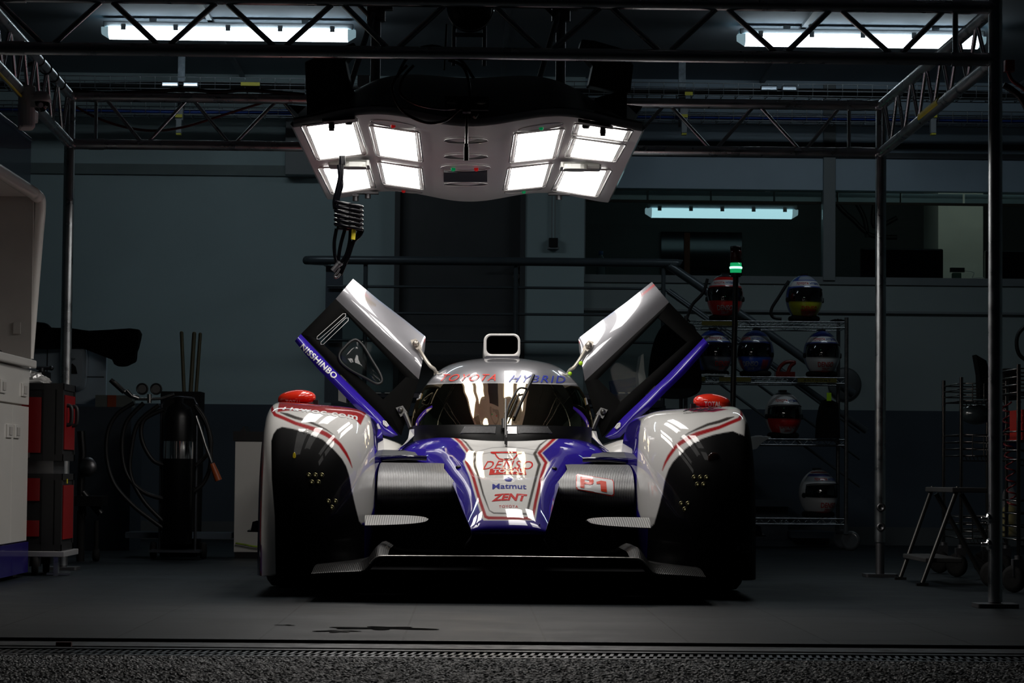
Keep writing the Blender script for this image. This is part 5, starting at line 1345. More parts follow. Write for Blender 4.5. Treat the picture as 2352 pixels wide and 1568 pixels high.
def handle(y, z, par):
    m = MB(); m.rbox((CX + .003, y, z), (.010, .125, .056), .004, None); 
    o = m.build('handle', cabw, par, bevel=.002); q = MB(); q.box((CX + .009, y + .005, z), (.004, .068, .034)); q.build('handle_recess', nichem, o)
for i in range(5):
    y1, y0 = ys[i] - .004, ys[i + 1] + .004
    m = MB(); m.box(*face(y0, y1, .155, zD - .004)); d = m.build('door', cabw, t, bevel=.002); m = None
    handle(y0 + .085 if i % 2 == 0 else y1 - .085, .62, d)
for y0, y1 in ((10.50, CY1), (9.66, 10.50)):
    m = MB(); m.box(*face(y0 + .004, y1 - .004, zD + .004, .893)); d = m.build('drawer', cabw, t, bevel=.002)
    handle(y1 - .15, .80, d); handle(y0 + .17, .80, d)
# upper unit with niche
zU = 1.66
m = MB(); m.box((CX - .62, (CY0 + CY1) / 2, (.93 + zU) / 2), (.04, CY1 - CY0, zU - .93)); 
m.build('back_panel', nichem, t)
m = MB(); m.box((CX - .3, CY1 - .02, (.93 + zU) / 2), (.62, .04, zU - .93)); m.build('side_panel', nichem, t)
m = MB(); m.tube(catmull([(CX - .01, CY1 - .01, .94), (CX + .005, CY1 - .005, 1.2), (CX + .02, CY1, 1.45), (CX + .03, CY1, zU - .05), (CX + .02, CY1 - .04, zU - .015), (CX, CY1 - .3, zU), (CX, CY0, zU)], 5), .028, 12)
m.build('niche_frame', cabw, t)
m = MB(); m.box((CX - .31, (CY0 + CY1) / 2, zU), (.62, CY1 - CY0, .04)); m.build('top_panel', cabw, t)
m = MB(); m.box((CX - .05, CY1 - .045, 1.07), (.03, .01, .05)); m.build('cable_clip', nichem, t)
m = MB(); R = Matrix.Rotation(.1, 3, 'Z'); m.box((CX - .12, 10.75, .945), (.18, .3, .018), R); m.build('flat_folder', blackm, label='black flat folder lying on the white worktop at the left edge', category='folder')
# foot
m = MB(); 
for y in (CY1 - .06, 10.3, 9.5): m.cyl((CX - .05, y, 0), (CX - .05, y, .03), .02)
m.build('foot', alu_dark, t)
# blue panel above
m = MB(); a = AX(98, 322, -1.88); 
P = [(-1.88, a.y, a.z), (-1.88, a.y, 1.69), (-1.88, CY0, 1.69), (-1.88, CY0, a.z + .02)]
m.prism([(-1.95, p[1], p[2]) for p in P], (.02, 0, 0)); m.cyl((-1.94, a.y, a.z), (-1.94, CY0, a.z + .02), .015)
pb = m.build('blue_panel', mat('dark_blue_sheet', (.010, .016, .07), .28, coat=.3, var=.3, vscale=3), cabinet)
# stack of two flight cases on a dolly
fx1 = -1.775; fy0, fy1 = 11.44, 11.80; fx0 = -2.20
redc = mat('flight_case_red', (.24, .004, .006), .35, var=.05); edgeb = mat('case_edge_black', (.012, .012, .013), .5, var=.1)
t = thing('wheeled_dolly', ((fx0 + fx1) / 2, (fy0 + fy1) / 2, 0), 'low grey wheeled dolly carrying the two red and black flight cases', 'dolly')
zdk = W(120, 1272, fy0).z
m = MB(); m.box(((fx0 + fx1) / 2, (fy0 + fy1) / 2, zdk), (fx1 - fx0 + .04, fy1 - fy0 + .06, .025)); m.build('deck', mat('dolly_grey', (.35, .35, .36), .4, .3, var=.05), t, bevel=.003)
for dx in (fx1 - .11, fx0 + .08):
    for dy in (fy0 + .0, fy1 - .06):
        m = MB(); m.lathe([(.03, -.012), (.043, -.014), (.047, -.008), (.047, .008), (.043, .014), (.03, .012)], (dx, dy, .047), (1, .2, 0), 24); o = m.build('caster_wheel', rubber, t)
        m = MB(); m.lathe([(.0, -.016), (.03, -.013), (.03, .013), (0, .016)], (dx, dy, .047), (1, .2, 0), 20); m.build('wheel_hub', steel, o)
        m = MB(); m.box((dx - .02, dy, .07), (.004, .05, .06)); m.box((dx + .02, dy, .07), (.004, .05, .06)); m.box((dx, dy, .1), (.05, .05, .006)); m.build('fork', alu_dark, o)
m = MB(); m.box((fx1 - .02, fy0 + .02, .055), (.02, .04, .11)); m.box((fx1 - .01, fy0 + .02, .008), (.1, .03, .008)); m.build('brake_foot', alu, t)
def case(z0, z1, label, win):
    t = thing('flight_case', ((fx0 + fx1) / 2, (fy0 + fy1) / 2, z0), label, 'case', 'red and black flight cases')
    cx, cy, cz = (fx0 + fx1) / 2, (fy0 + fy1) / 2, (z0 + z1) / 2; w_, d_, h_ = fx1 - fx0, fy1 - fy0, z1 - z0
    m = MB(); m.box((cx, cy, cz), (w_ - .012, d_ - .012, h_ - .012)); m.build('shell', edgeb, t)
    m = MB(); r = .014
    for x in (fx0 + r, fx1 - r):
        for y in (fy0 + r, fy1 - r): m.box((x, y, cz), (2 * r, 2 * r, h_))
        for z in (z0 + r, z1 - r): m.box((x, cy, z), (2 * r, d_, 2 * r))
    for y in (fy0 + r, fy1 - r):
        for z in (z0 + r, z1 - r): m.box((cx, y, z), (w_, 2 * r, 2 * r))
    for x in (fx0 + .02, fx1 - .02):
        for y in (fy0 + .02, fy1 - .02):
            for z in (z0 + .02, z1 - .02): m.ball((x, y, z), .021, 10)
    m.box((fx1 - .06, fy0 + .004, cz), (.05, .012, h_))
    m.build('edging', edgeb, t)
    m = MB(); m.box((fx1 - .001, cy + .0, cz), (.008, d_ - .07, h_ - .10)); m.build('side_panel', redc, t)
    for (za, zb_) in win:
        m = MB(); m.box((fx1 - .20, fy0 + .003, (za + zb_) / 2), (.21, .014, zb_ - za)); m.build('front_panel', redc, t)
    return t
z_d = zdk + .0125
zc1 = W(150, 1088, fy0).z; zc0 = W(150, 1058, fy0).z; ztop = W(150, 880, fy0).z
c1 = case(z_d, zc1, 'lower red and black flight case standing on the dolly beside the white cabinet', ((W(100, 1200, fy0).z - .06, W(100, 1195, fy0).z), (W(100, 1150, fy0).z, W(100, 1098, fy0).z)))
m = MB(); m.box((fx1 + .005, fy0 + .12, W(150, 1105, fy0).z), (.004, .015, .02)); m.build('yellow_label', yell, c1)
m = MB(); m.box(((fx0 + fx1) / 2, (fy0 + fy1) / 2, (zc0 + zc1) / 2), (.34, .3, zc0 - zc1)); m.build('spacer_tray', alu_dark, label='grey metal tray between the two flight cases', category='tray')
c2 = case(zc0, ztop, 'upper red and black flight case with two side handles on top of the stack', ((W(100, 1050, fy0).z + .02, W(100, 912, fy0).z),))
for py_ in (0,):
    for y in (fy0 + .09, fy0 + .25):
        m = MB(); m.tube(catmull([(fx1 + .002, y, W(150, 975, fy0).z), (fx1 + .022, y, W(150, 970, fy0).z), (fx1 + .022, y, W(150, 935, fy0).z), (fx1 + .002, y, W(150, 930, fy0).z)], 4), .009, 8); m.build('handle', edgeb, c2)
m = MB(); m.box((fx1 - .2, fy0 - .004, W(100, 1045, fy0).z), (.12, .004, .022)); m.build('name_plate', steel, c2)
# crumpled clear bag on the case
m = MB(); rr = random.Random(3); rows_ = []
for i in range(13):
    row = []
    for k in range(28):
        a = 2 * PI * k / 28; ph = PI / 2 * i / 12; r = .075 * math.cos(ph) * (1 + rr.uniform(-.14, .14)); row.append((fx1 - .19 + r * math.cos(a) * 1.5, fy0 + .12 + r * math.sin(a), ztop + .002 + .05 * math.sin(ph) * (1 + rr.uniform(-.25, .25))))
    rows_.append(row)
m.grid(rows_, False, True); m.build('plastic_bag', mat('crumpled_clear_plastic', (.55, .55, .54), .18, coat=1, var=.2, vscale=40), label='crumpled clear plastic bag lying on the upper flight case', category='bag')
# wash corner behind the post : white splash panel, soap dispenser, jacket, tap
TY = 15.2
a = W(40, 797, TY); b = W(242, 928, TY)
m = MB(); m.box(((a.x + b.x) / 2, TY + .03, (a.z + b.z) / 2), (b.x - a.x, .05, a.z - b.z)); 
t = thing('splash_board', ((a.x + b.x) / 2, TY + .03, 0), 'pale blue splash panel behind the washing place at the left', 'panel'); m.build('board', mat('pale_blue_board', (.55, .68, .78), .35, var=.04), t)
m = MB(); p = W(108, 860, TY - .001); m.box((p.x, TY + .002, (a.z + b.z) / 2), (.004, .004, a.z - b.z)); q = W(175, 865, TY); m.build('joint', blackm, t); m = MB(); m.box((W(215, 865, TY).x, TY + .002, q.z), (.12, .004, .005)); m.build('joint', blackm, t)
m = MB(); m.box(((a.x + b.x) / 2, TY + .03, (b.z - .02) / 2), (b.x - a.x + .36, .5, b.z - .02)); m.build('wash_bench', wallb, label='blue-grey bench below the pale splash panel at the left', category='bench')
p = W(172, 845, TY - .055); t = thing('soap_dispenser', p, 'pale rounded soap dispenser mounted beside the left post', 'dispenser')
prof = [(-.055, -.085), (-.05, -.12), (0, -.13), (.05, -.12), (.062, -.07), (.065, .03), (.06, .10), (.045, .12), (0, .125), (-.045, .12), (-.055, .09)]
c_ = catmull([(p.x + x, p.y - .03, p.z + z) for x, z in prof], 3, closed=True)
m = MB(); m.grid([[(q.x, q.y + .08, q.z) for q in c_], c_, [((q.x - p.x) * .8 + p.x, q.y - .025, (q.z - p.z) * .85 + p.z) for q in c_]], closed=True); m.add([((q.x - p.x) * .8 + p.x, q.y - .025, (q.z - p.z) * .85 + p.z) for q in c_], [tuple(range(len(c_)))], False)
o = m.build('cover', mat('pale_blue_plastic', (.60, .70, .78), .2, coat=.8, var=.03), t)
m = MB(); q = W(166, 846, TY - .12); m.add([q + Vector(v) for v in ((-.03, 0, -.03), (.03, 0, -.03), (.02, 0, .01), (.0, 0, .03), (-.02, 0, .01))], [(0, 1, 2, 3, 4)], False); m.build('level_window', blackm, t)
bv_ = bvh_of(o); decal('lettering', text_geo('Gojo', .01, .2), [(155, 820), (173, 820), (172, 829), (155, 830)], bv_, t_black, t, fallbackY=TY - .1)
p = W(60, 770, TY - .06)
m = MB(); rr = random.Random(5); poly = [(40, 742), (95, 740), (108, 745), (118, 752), (160, 753), (205, 759), (250, 757), (317, 756), (317, 790), (312, 806), (309, 828), (297, 834), (285, 840), (262, 836), (250, 800), (243, 797), (40, 797)]
cc = catmull([Vector((x, y, 0)) for x, y in poly], 3, closed=True); P = [W(q.x, q.y, TY - .13 + .02 * math.sin(i * .9)) for i, q in enumerate(cc)]
m.prism(P, (0, .09, 0)); m.build('hanging_jacket', mat('black_cloth', (.006, .006, .007), .9, spec=.1, var=.3, bump=.2), label='black jacket draped over the pale splash panel at the left', category='jacket')
m = MB(); q = W(108, 845, TY - .2); m.cyl(q + Vector((-.06, 0, 0)), q + Vector((.025, 0, 0)), .011); m.cyl(q + Vector((-.03, 0, 0)), q + Vector((-.03, 0, -.06)), .018); m.ball(tuple(q + Vector((.025, 0, 0))), .015, 10); m.box(q + Vector((-.03, .08, -.04)), (.05, .2, .04)); m.build('tap', alu_dark, label='dark metal tap in front of the splash panel left of the post', category='tap')
# box with orange label on the bench
p = W(265, 922, TY - .1); t = thing('carton', (p.x, p.y, 0), 'small open pale carton with an orange label on the bench', 'box')
m = MB(); m.box(p + Vector((0, 0, -.0)), (.21, .15, .07)); m.build('carton_body', mat('pale_carton', (.20, .22, .20), .7, var=.1), t); m = MB(); m.box(p + Vector((-.01, -.078, .0)), (.05, .004, .07)); m.build('orange_label', mat('orange_label', (.45, .08, .02), .6), t)
# gas bottle cart with hoses and gauges
HY = 13.6
t = thing('gas_cart', (W(410, 1250, HY).x, HY, 0), 'black gas cylinder cart with coiled hoses and twin gauges behind the car at left', 'gas cart')
cx = W(410, 1000, HY).x; rW = .078
zt_ = W(410, 925, HY).z
blkpaint = mat('cylinder_black', (.004, .004, .005), .35, spec=.4, var=.1)
m = MB(); m.lathe([(0, .08), (rW, .08), (rW, W(410, 960, HY).z), (rW * .8, W(410, 935, HY).z), (rW * .3, zt_), (rW * .3, zt_ + .03), (0, zt_ + .03)], (cx, HY, 0), n=30); m.build('gas_cylinder', blkpaint, t)
m = MB(); z0 = W(410, 1053, HY).z; z1 = W(410, 1013, HY).z; m.lathe([(rW + .002, z0), (rW + .003, (z0 + z1) / 2), (rW + .002, z1)], (cx, HY, 0), n=30); m.build('chrome_band', chrome, t)
m = MB(); 
for s_ in (-1, 1): m.tube([(cx + s_ * .092, HY + .02, .03), (cx + s_ * .092, HY + .02, W(410, 930, HY).z), (cx + s_ * .075, HY + .02, W(410, 914, HY).z), (cx, HY + .02, W(410, 912, HY).z)], .0075, 8)
m.box((cx, HY - .02, .045), (.26, .2, .012)); m.build('cart_frame', mat('cart_tube', (.12, .13, .15), .25, .8, var=.1), t)
for s_ in (-1, 1):
    m = MB(); m.lathe([(0, -.015), (.04, -.015), (.045, 0), (.04, .015), (0, .015)], (cx + s_ * .13, HY + .08, .045), (1, 0, 0), 20); m.build('cart_wheel', rubber, t)
for px_ in (327, 359):
    m = MB(); c = W(px_, 893, HY - .05); m.lathe([(0, .02), (.029, .018), (.031, 0), (.031, -.012), (.026, -.014), (.024, -.008), (0, -.008)], c, (0, 1, 0), 24); o = m.build('gauge', blackm, t); m = MB(); m.cyl(c + Vector((0, -.009, 0)), c + Vector((0, -.0095, 0)), .022, 20); m.build('gauge_dial', mat('gauge_dial', (.10, .10, .10), .3), o)
m = MB(); m.tube([W(x, y, HY - .04) for x, y in ((310, 916), (340, 916), (372, 915), (400, 905))], .008, 8); m.cyl(W(343, 905, HY - .05), W(343, 925, HY - .05), .012); m.tube([W(262, 877, HY - .06), W(282, 896, HY - .06), W(300, 908, HY - .05), W(318, 914, HY - .04)], .012, 8); m.cyl(W(291, 896, HY - .07), W(304, 910, HY - .07), .009); m.build('valve_bar', steel, t)
m = MB(); m.cyl(W(254, 872, HY - .06), W(285, 900, HY - .06), .013); m.build('lever_grip', blackm, t)
for pts in (((308, 925), (270, 950), (248, 990), (245, 1050), (262, 1110), (305, 1160), (350, 1195), (378, 1215)), ((330, 925), (290, 970), (280, 1030), (292, 1090), (330, 1130), (378, 1146)), ((365, 930), (318, 970), (302, 1030), (300, 1090), (330, 1150), (378, 1200)), ((375, 940), (330, 965), (326, 1010), (350, 1055), (378, 1068)), ((448, 930), (470, 960), (485, 1010), (478, 1040), (450, 1070)), ((450, 935), (478, 985), (484, 1060), (470, 1105), (446, 1128))):
    m = MB(); m.tube(catmull([W(x, y, HY - .02) for x, y in pts], 6), .0115, 8); m.build('hose', cab_k, t)
m = MB(); m.tube([W(x, y, HY - .08) for x, y in ((450, 955), (460, 985), (471, 1020), (480, 1045), (486, 1062))], [.008, .010, .008, .010, .007], 10); m.build('lance', steel, t)
m = MB(); m.tube([W(487, 1064, HY - .08), W(494, 1082, HY - .08), W(502, 1103, HY - .08)], [.013, .017, .019], 12); m.build('lance_grip', mat('orange_grip', (.40, .08, .015), .4, var=.05), t)
m = MB(); m.box(W(415, 1228, HY + .35) , (.55, .3, .03)); m.build('floor_board', wallb, label='low wooden board lying on the floor behind the gas cart', category='board')
# broom sticks
t = thing('broom_bucket', (W(435, 1000, 14.2).x, 14.2, 0), 'dark tall bin holding three wooden broom handles behind the gas cart', 'bin')
m = MB(); p = W(420, 900, 14.2); m.box((p.x, 14.2, p.z / 2), (.20, .2, p.z), top=1.08); m.build('bin_body', rubber, t)
wood = mat('dark_broom_wood', (.09, .085, .045), .5, var=.15)
for i, ((x0, y0), (x1, y1), r, lab) in enumerate((((417, 764), (424, 930), .010, 'leftmost straight wooden broom handle in the dark bin'), ((446, 766), (436, 930), .0115, 'thickest broom handle, middle one of the three in the dark bin'), ((460, 767), (448, 935), .0095, 'rightmost leaning broom handle in the dark bin'))):
    m = MB(); a = W(x0, y0, 14.15 + .04 * i); b = W(x1, y1, 14.15 + .04 * i); m.cyl(a, b, r, 12); m.ball(tuple(a), r, 10); m.build('broom', wood, label=lab, category='broom', group='broom handles in the bin')
# white bin cabinet left of the car
WYB = 13.9; a = W(540, 1012, WYB); b = W(625, 1262, WYB)
t = thing('white_locker', ((a.x + b.x) / 2, WYB + .2, 0), 'white locker with a black lid partly hidden behind the left front fender', 'locker')
m = MB(); m.box(((a.x + b.x) / 2, WYB + .2, (a.z + .03) / 2), (b.x - a.x, .4, a.z - .03)); m.build('body', cabw, t, bevel=.004)
m = MB(); m.box(((a.x + b.x) / 2, WYB + .2, a.z + .025), (b.x - a.x + .02, .42, .05)); m.prism([W(x, y, WYB + .05) for x, y in ((545, 998), (560, 978), (566, 992), (610, 996), (610, 1004), (545, 1004))], (0, .3, 0)); m.build('lid', blackm, t); m = MB(); m.box(((a.x + b.x) / 2, WYB + .2, .015), (b.x - a.x - .01, .39, .03)); m.build('plinth', blackm, t)
m = MB(); m.tube([W(541, 1247, WYB - .02), W(560, 1250, WYB - .02), W(580, 1254, WYB - .02), W(600, 1256, WYB - .02)], .005, 8); m.build('yellow_green_cable', mat('yellow_green_cable', (.35, .5, .04), .4, var=.6, vscale=30), label='yellow-green striped cable running across the foot of the white locker', category='cable')
# small dark jack between cases and gas cart
t = thing('car_jack', (W(200, 1200, 13.2).x, 13.2, 0), 'dark trolley jack standing behind the flight cases', 'jack')
m = MB(); m.tube([W(x, y, 13.2) for x, y in ((186, 990), (190, 1040), (185, 1120), (190, 1185))], .02, 8); m.box(W(205, 1150, 13.2), (.16, .2, .05)); m.tube([W(x, y, 13.2) for x, y in ((190, 1130), (215, 1160), (232, 1180))], .02, 8); m.build('arm', blkpaint, t)
m = MB(); m.lathe([(0, -.02), (.04, -.02), (.05, 0), (.03, .02), (0, .025)], W(202, 1072, 13.15), (-.5, -1, 0), 20); m.build('disc', alu_dark, t)
m = MB(); c = W(222, 1195, 13.2); m.lathe([(0, -.015), (.03, -.015), (.034, 0), (.03, .015), (0, .015)], (c.x, c.y, .034), (1, 0, 0), 16); m.cyl((c.x, c.y, .03), (c.x, c.y, c.z), .012); c2_ = W(186, 1195, 13.2); m.cyl((c2_.x, c2_.y, 0), (c2_.x, c2_.y, c2_.z + .05), .02); m.build('wheel', rubber, t)

# ================================================================== RIGHT: helmet rack
SY = 16.15
shx0 = W(1575, 900, SY).x; shx1 = W(1944, 900, SY).x; sd = .36
rack = thing('wire_shelf', ((shx0 + shx1) / 2, SY + sd / 2, 0), 'chrome wire shelf on casters holding the racing helmets', 'shelf')
wire2 = mat('chrome_wire', (.33, .35, .36), .25, .9, var=.08)
shz = [W(1750, y, SY).z for y in (738, 866, 1008, 1190)]
for z in shz:
    m = MB()
    for y in (SY, SY + sd):
        m.cyl((shx0, y, z), (shx1, y, z), .0045, 8); m.cyl((shx0, y, z - .035), (shx1, y, z - .035), .0045, 8)
        n = 26
        m.tube([(shx0 + (shx1 - shx0) * k / n, y, z - (.0 if k % 2 == 0 else .035)) for k in range(n + 1)], .0025, 5)
    for x in (shx0, shx1): m.cyl((x, SY, z), (x, SY + sd, z), .0045, 8); m.cyl((x, SY, z - .035), (x, SY + sd, z - .035), .0045, 8)
    for k in range(1, 30): x = shx0 + (shx1 - shx0) * k / 30; m.cyl((x, SY, z + .002), (x, SY + sd, z + .002), .0022, 5)
    m.build('wire_tier', wire2, rack)
for x in (shx0, shx1):
    for y in (SY, SY + sd):
        m = MB(); m.cyl((x, y, .15), (x, y, shz[0] + .03), .0125, 12); m.build('upright', mat('ribbed_upright', (.13, .13, .13), .4, .7, var=.3, vscale=60), rack)
        m = MB(); m.lathe([(.04, -.012), (.058, -.014), (.062, 0), (.058, .014), (.04, .012)], (x + .03, y, .062), (.5, 1, 0), 24); m.cyl((x, y, .1), (x, y, .16), .016); m.box((x + .01, y, .11), (.05, .035, .012)); m.lathe([(0, -.012), (.04, -.008), (.04, .008), (0, .012)], (x + .03, y, .062), (.5, 1, 0), 20); m.build('caster', mat('grey_caster', (.09, .10, .11), .3, coat=.5, var=.1), rack)
gold = mat('yellow_name_tape', (.13, .11, .015), .5, var=.1)
for x0, x1, yy, i in ((1612, 1695, 742, 0), (1590, 1620, 868, 1), (1652, 1725, 868, 1), (1832, 1922, 869, 1)):
    a = W(x0, yy, SY - .008); b = W(x1, yy, SY - .008); m = MB(); m.box(((a.x + b.x) / 2, SY - .008, shz[i] - .016), (b.x - a.x, .003, .026)); m.build('name_tape', gold, rack)
flat_decal('lettering', text_geo('ANTHONY', .01, 0, 1.4), (W(1845, 870, SY).x, SY - .0105, shz[1] - .023), (.17, 0, 0), (0, 0, .014), t_black, rack)
# round wheel-like ring behind the rack
m = MB(); c = W(1940, 882, WY - .012); m.lathe([(.03, -.01), (.10, -.012), (.113, 0), (.10, .012), (.03, .01)], c, (0, 1, 0), 28); m.build('hose_reel', mat('grey_reel', (.09, .10, .105), .5, var=.1), label='dark grey round reel on the wall behind the right upright of the helmet shelf', category='reel')
# ---- helmets
def helmet(px, tier, label, shell, chin, band, visor_tilt=0.0, rot=0.0, s=1.0, txt=True, top=None, stripes=(), yoff=.12, base=blackm, chin2=None, texts=('TOYOTA HYBRID', 'DENSO', 'ZENT'), tcol=None, hose=None):
    y = SY + yoff; x = W(px, 900, y).x; z0 = shz[tier] + .006
    c = Vector((x, y, z0 + .145 * s)); t = thing('racing_helmet', (x, y, z0), label, 'helmet', 'racing helmets on the wire shelf')
    R = Matrix.Rotation(rot, 3, 'Z')
    def surf(th, ph, k=1.0):   # th azimuth (0 = front), ph elevation
        r = Vector((math.sin(th) * math.cos(ph) * .114, -math.cos(th) * math.cos(ph) * (.150 if abs(th) < PI / 2 else .135), math.sin(ph) * .148))
        if ph < -.2 and abs(th) < 1.3: r.y *= 1 + .10 * math.cos(th) * min(1, (-.2 - ph) / .4)
        if ph < 0: r.x *= 1 - .06 * (-ph)
        return c + (R @ (r * s * k))
    m = MB(); rows_ = []; cols = []
    NPH, NTH = 44, 72
    for i in range(NPH + 1):
        ph = PI / 2 - (PI / 2 + .95) * i / NPH; row = []
        for k in range(NTH):
            th = -PI + 2 * PI * k / NTH; row.append(surf(th, ph))
            cl = shell
            if top and ph > 1.0: cl = top
            if .50 < ph < .78 + .05 * 0 and abs(th) < 1.5 : cl = band
            if ph < -.12 and abs(th) < 1.35: cl = chin
            if chin2 and ph < -.5 and abs(th) < .55: cl = chin2
            for (p0, p1, t0, t1, cc) in stripes:
                if p0 < ph < p1 and t0 < th < t1: cl = cc
            cols.append((*cl, 1))
        rows_.append(row)
    m.grid(rows_[::-1] if False else rows_, True, True); m.smooth = True
    bot = [p for p in rows_[-1]]
    o = m.build('shell', mat('helmet_paint', (1, 1, 1), .35, coat=.8, attr=True), t, colors=np.array(cols))
    # visor
    m = MB(); rv = []
    for i in range(13):
        f = i / 12
        row = []
        for k in range(41):
            th = -1.28 + 2.56 * k / 40; e = 1 - (abs(th) / 1.45) ** 4 * .25
            top_ = .40 * e - .02; bt = -.13 * e - .02
            row.append(surf(th, top_ + (bt - top_) * f, 1.018))
        rv.append(row)
    m.grid(rv); 
    v = m.build('visor', mat('visor_black', (.003, .003, .004), .05, coat=1.0, spec=.5), t)
    m = MB(); m.tube([surf(-1.28 + 2.56 * k / 30, (.42 * (1 - (abs(-1.28 + 2.56 * k / 30) / 1.45) ** 4 * .25)), 1.02) for k in range(31)], .003, 5); m.build('visor_seal', blackm, t)
    # neck roll
    m = MB(); m.tube([c + R @ Vector((.082 * s * math.cos(a), .088 * s * math.sin(a), -.125 * s)) for a in [2 * PI * k / 24 for k in range(24)]], .018 * s, 8, closed=True); m.build('neck_roll', rubber, t)
    m = MB(); m.box(c + R @ Vector((0, .02, .148 * s)), (.045, .08, .018)); 
    m.build('top_vent', blackm, t)
    for sg in (-1, 1): m = MB(); m.cyl(c + R @ Vector((sg * .104 * s, -.03, -.01)), c + R @ Vector((sg * .117 * s, -.035, -.01)), .016); m.build('visor_pivot', blackm, t)
    bv = bvh_of(o)
    def tdec(body, th0, th1, p0, p1, mt):
        V, F, _ = text_geo(body, .015, .1); q = MB(); q.add([surf(th0 + (th1 - th0) * a, p0 + (p1 - p0) * b, 1.012 if p0 > 0 else 1.015) for a, b in V], F, True); q.build('lettering', mt, t)
    if texts[0]:
        w0 = texts[0].split()
        tdec(w0[0], -.85, -.02, .57, .70, mat('helmet_red_text', (.55, .03, .02), .5)); tdec(w0[1], .05, .85, .57, .70, mat('helmet_blue_text', (.03, .06, .25), .5))
    tc_ = tcol or MATS['helmet_red_text']
    if texts[1]: tdec(texts[1], -.50, .50, -.60, -.36, tc_)
    if texts[2]: tdec(texts[2], -.28, .28, -.78, -.65, tc_)
    if hose:
        q = MB(); q.tube(catmull([W(a, b, SY + .1) for a, b in hose], 5), .010, 8); q.build('air_hose', cab_k, t)
    return t
mat('helmet_red_text', (.55, .03, .02), .5)
hw = (.65, .65, .66); hr = (.60, .015, .015); hb = (.03, .09, .45); hk = (.01, .01, .012); hn = (.02, .035, .20)
tw = mat('helmet_white_text', (.4, .4, .4), .5)
helmet(1664, 0, 'red, white and black helmet with corrugated air hose, top tier behind the signal pole', hr, hr, hw, top=hk, tcol=tw, rot=-.1, hose=((1625, 640), (1615, 672), (1590, 700), (1578, 730)))
helmet(1846, 0, 'blue helmet with yellow chin guard and black air hose, on the top tier', (.02, .05, .30), (.45, .45, .02), hw, chin2=(.32, .08, .01), rot=.12, hose=((1812, 645), (1790, 680), (1772, 710), (1775, 728), (1795, 732)), stripes=((.85, 1.2, -.8, .8, (.3, .33, .4)),))
helmet(1638, 1, 'blue and white helmet half hidden by the raised door, left of the signal pole', hb, (.12, .13, .16), hw, rot=.35)
helmet(1735, 1, 'dark blue helmet with pink marks on the cheeks, middle of the second tier', (.015, .03, .16), hb, (.25, .26, .28), rot=-.35, stripes=((-.75, -.3, -1.15, -.6, (.4, .06, .10)), (-.75, -.3, .75, 1.2, (.4, .06, .10))), tcol=tw)
helmet(1887, 1, 'white and navy helmet with red chin outline, right end of the second tier', hn, hw, hw, rot=.05, stripes=((-.95, -.80, -1, 1, (.4, .03, .02)),))
helmet(1799, 2, 'white helmet with black crown and a bright window reflection, third tier', hw, hr, hw, top=hk, chin2=hw, rot=.12)
helmet(1880, 3, 'white helmet turned aside with red lines, alone on the bottom tier', hw, hw, (.28, .30, .33), rot=.35, s=1.02, stripes=((.80, .95, -1.5, 1.5, (.03, .04, .18)), (-.9, -.8, -1.2, 1.2, (.35, .03, .02)), (1.05, 1.12, -1.5, 1.5, (.35, .03, .02))))
# neck restraint and cloths on the rack
m = MB(); m.tube(catmull([W(x, y, SY + .1) for x, y in ((1786, 862), (1790, 845), (1805, 832), (1825, 832), (1815, 842), (1808, 862))], 5), .012, 8); m.box((W(1802, 866, SY + .1).x, SY + .1, shz[1] + .02), (.12, .1, .035)); m.build('neck_restraint', mat('dark_red_plastic', (.16, .012, .008), .35, coat=.4, var=.1), label='dark red head restraint collar between two helmets on the second tier', category='head restraint')
for x0, x1, tier, lab in ((1598, 1680, 1, 'white cloth crumpled under the half-hidden helmet'), (1718, 1770, 2, 'white cloth hanging from the third tier beside the fender'), (1905, 1940, 0, 'small dark gloves on the right end of the top tier'), (1660, 1720, 0, 'dark cloth bundle under the red helmet on the top tier')):
    rr = random.Random(x0); m = MB(); rows_ = []; w_ = W(x1, 900, SY).x - W(x0, 900, SY).x; cx = W((x0 + x1) / 2, 900, SY + .06).x
    for i in range(9):
        row = []
        for k in range(24):
            a = 2 * PI * k / 24; ph = PI / 2 * i / 8; r = w_ / 2 * math.cos(ph) * (1 + rr.uniform(-.12, .12)); row.append((cx + r * math.cos(a), SY + .03 + r * math.sin(a) * .35, shz[tier] + .006 + .014 * math.sin(ph) * (1 + rr.uniform(-.3, .3))))
        rows_.append(row)
    m.grid(rows_, True, True); m.build('cloth', mat('white_cloth', (.30, .31, .31), .8, var=.2) if 'white' in lab else MATS['black_cloth'], label=lab, category='cloth')
m = MB(); P = [W(x, y, SY - .08) for x, y in ((1718, 1003), (1760, 1003), (1768, 1006), (1760, 1010), (1748, 1018), (1738, 1030), (1724, 1034))]; m.prism(P, (0, .06, 0)); m.build('towel', mat('white_cloth', (.30, .31, .31), .8), label='white towel hanging just right of the right front fender', category='towel')
m = MB(); P = [W(x, y, SY - .05) for x, y in ((1886, 935), (1893, 918), (1905, 916), (1925, 925), (1930, 1006), (1878, 1006), (1880, 965))]; m.prism(P, (0, .12, 0)); tb = thing('black_bag', (P[0].x, SY, shz[2]), 'black soft bag with a lime tag on the third tier beside the white helmet', 'bag'); m.build('bag_body', MATS['black_cloth'], tb); m = MB(); q = W(1904, 911, SY - .06); m.box(q, (.028, .01, .05)); m.build('lime_label', mat('lime_tag', (.45, .8, .02), .4), tb)
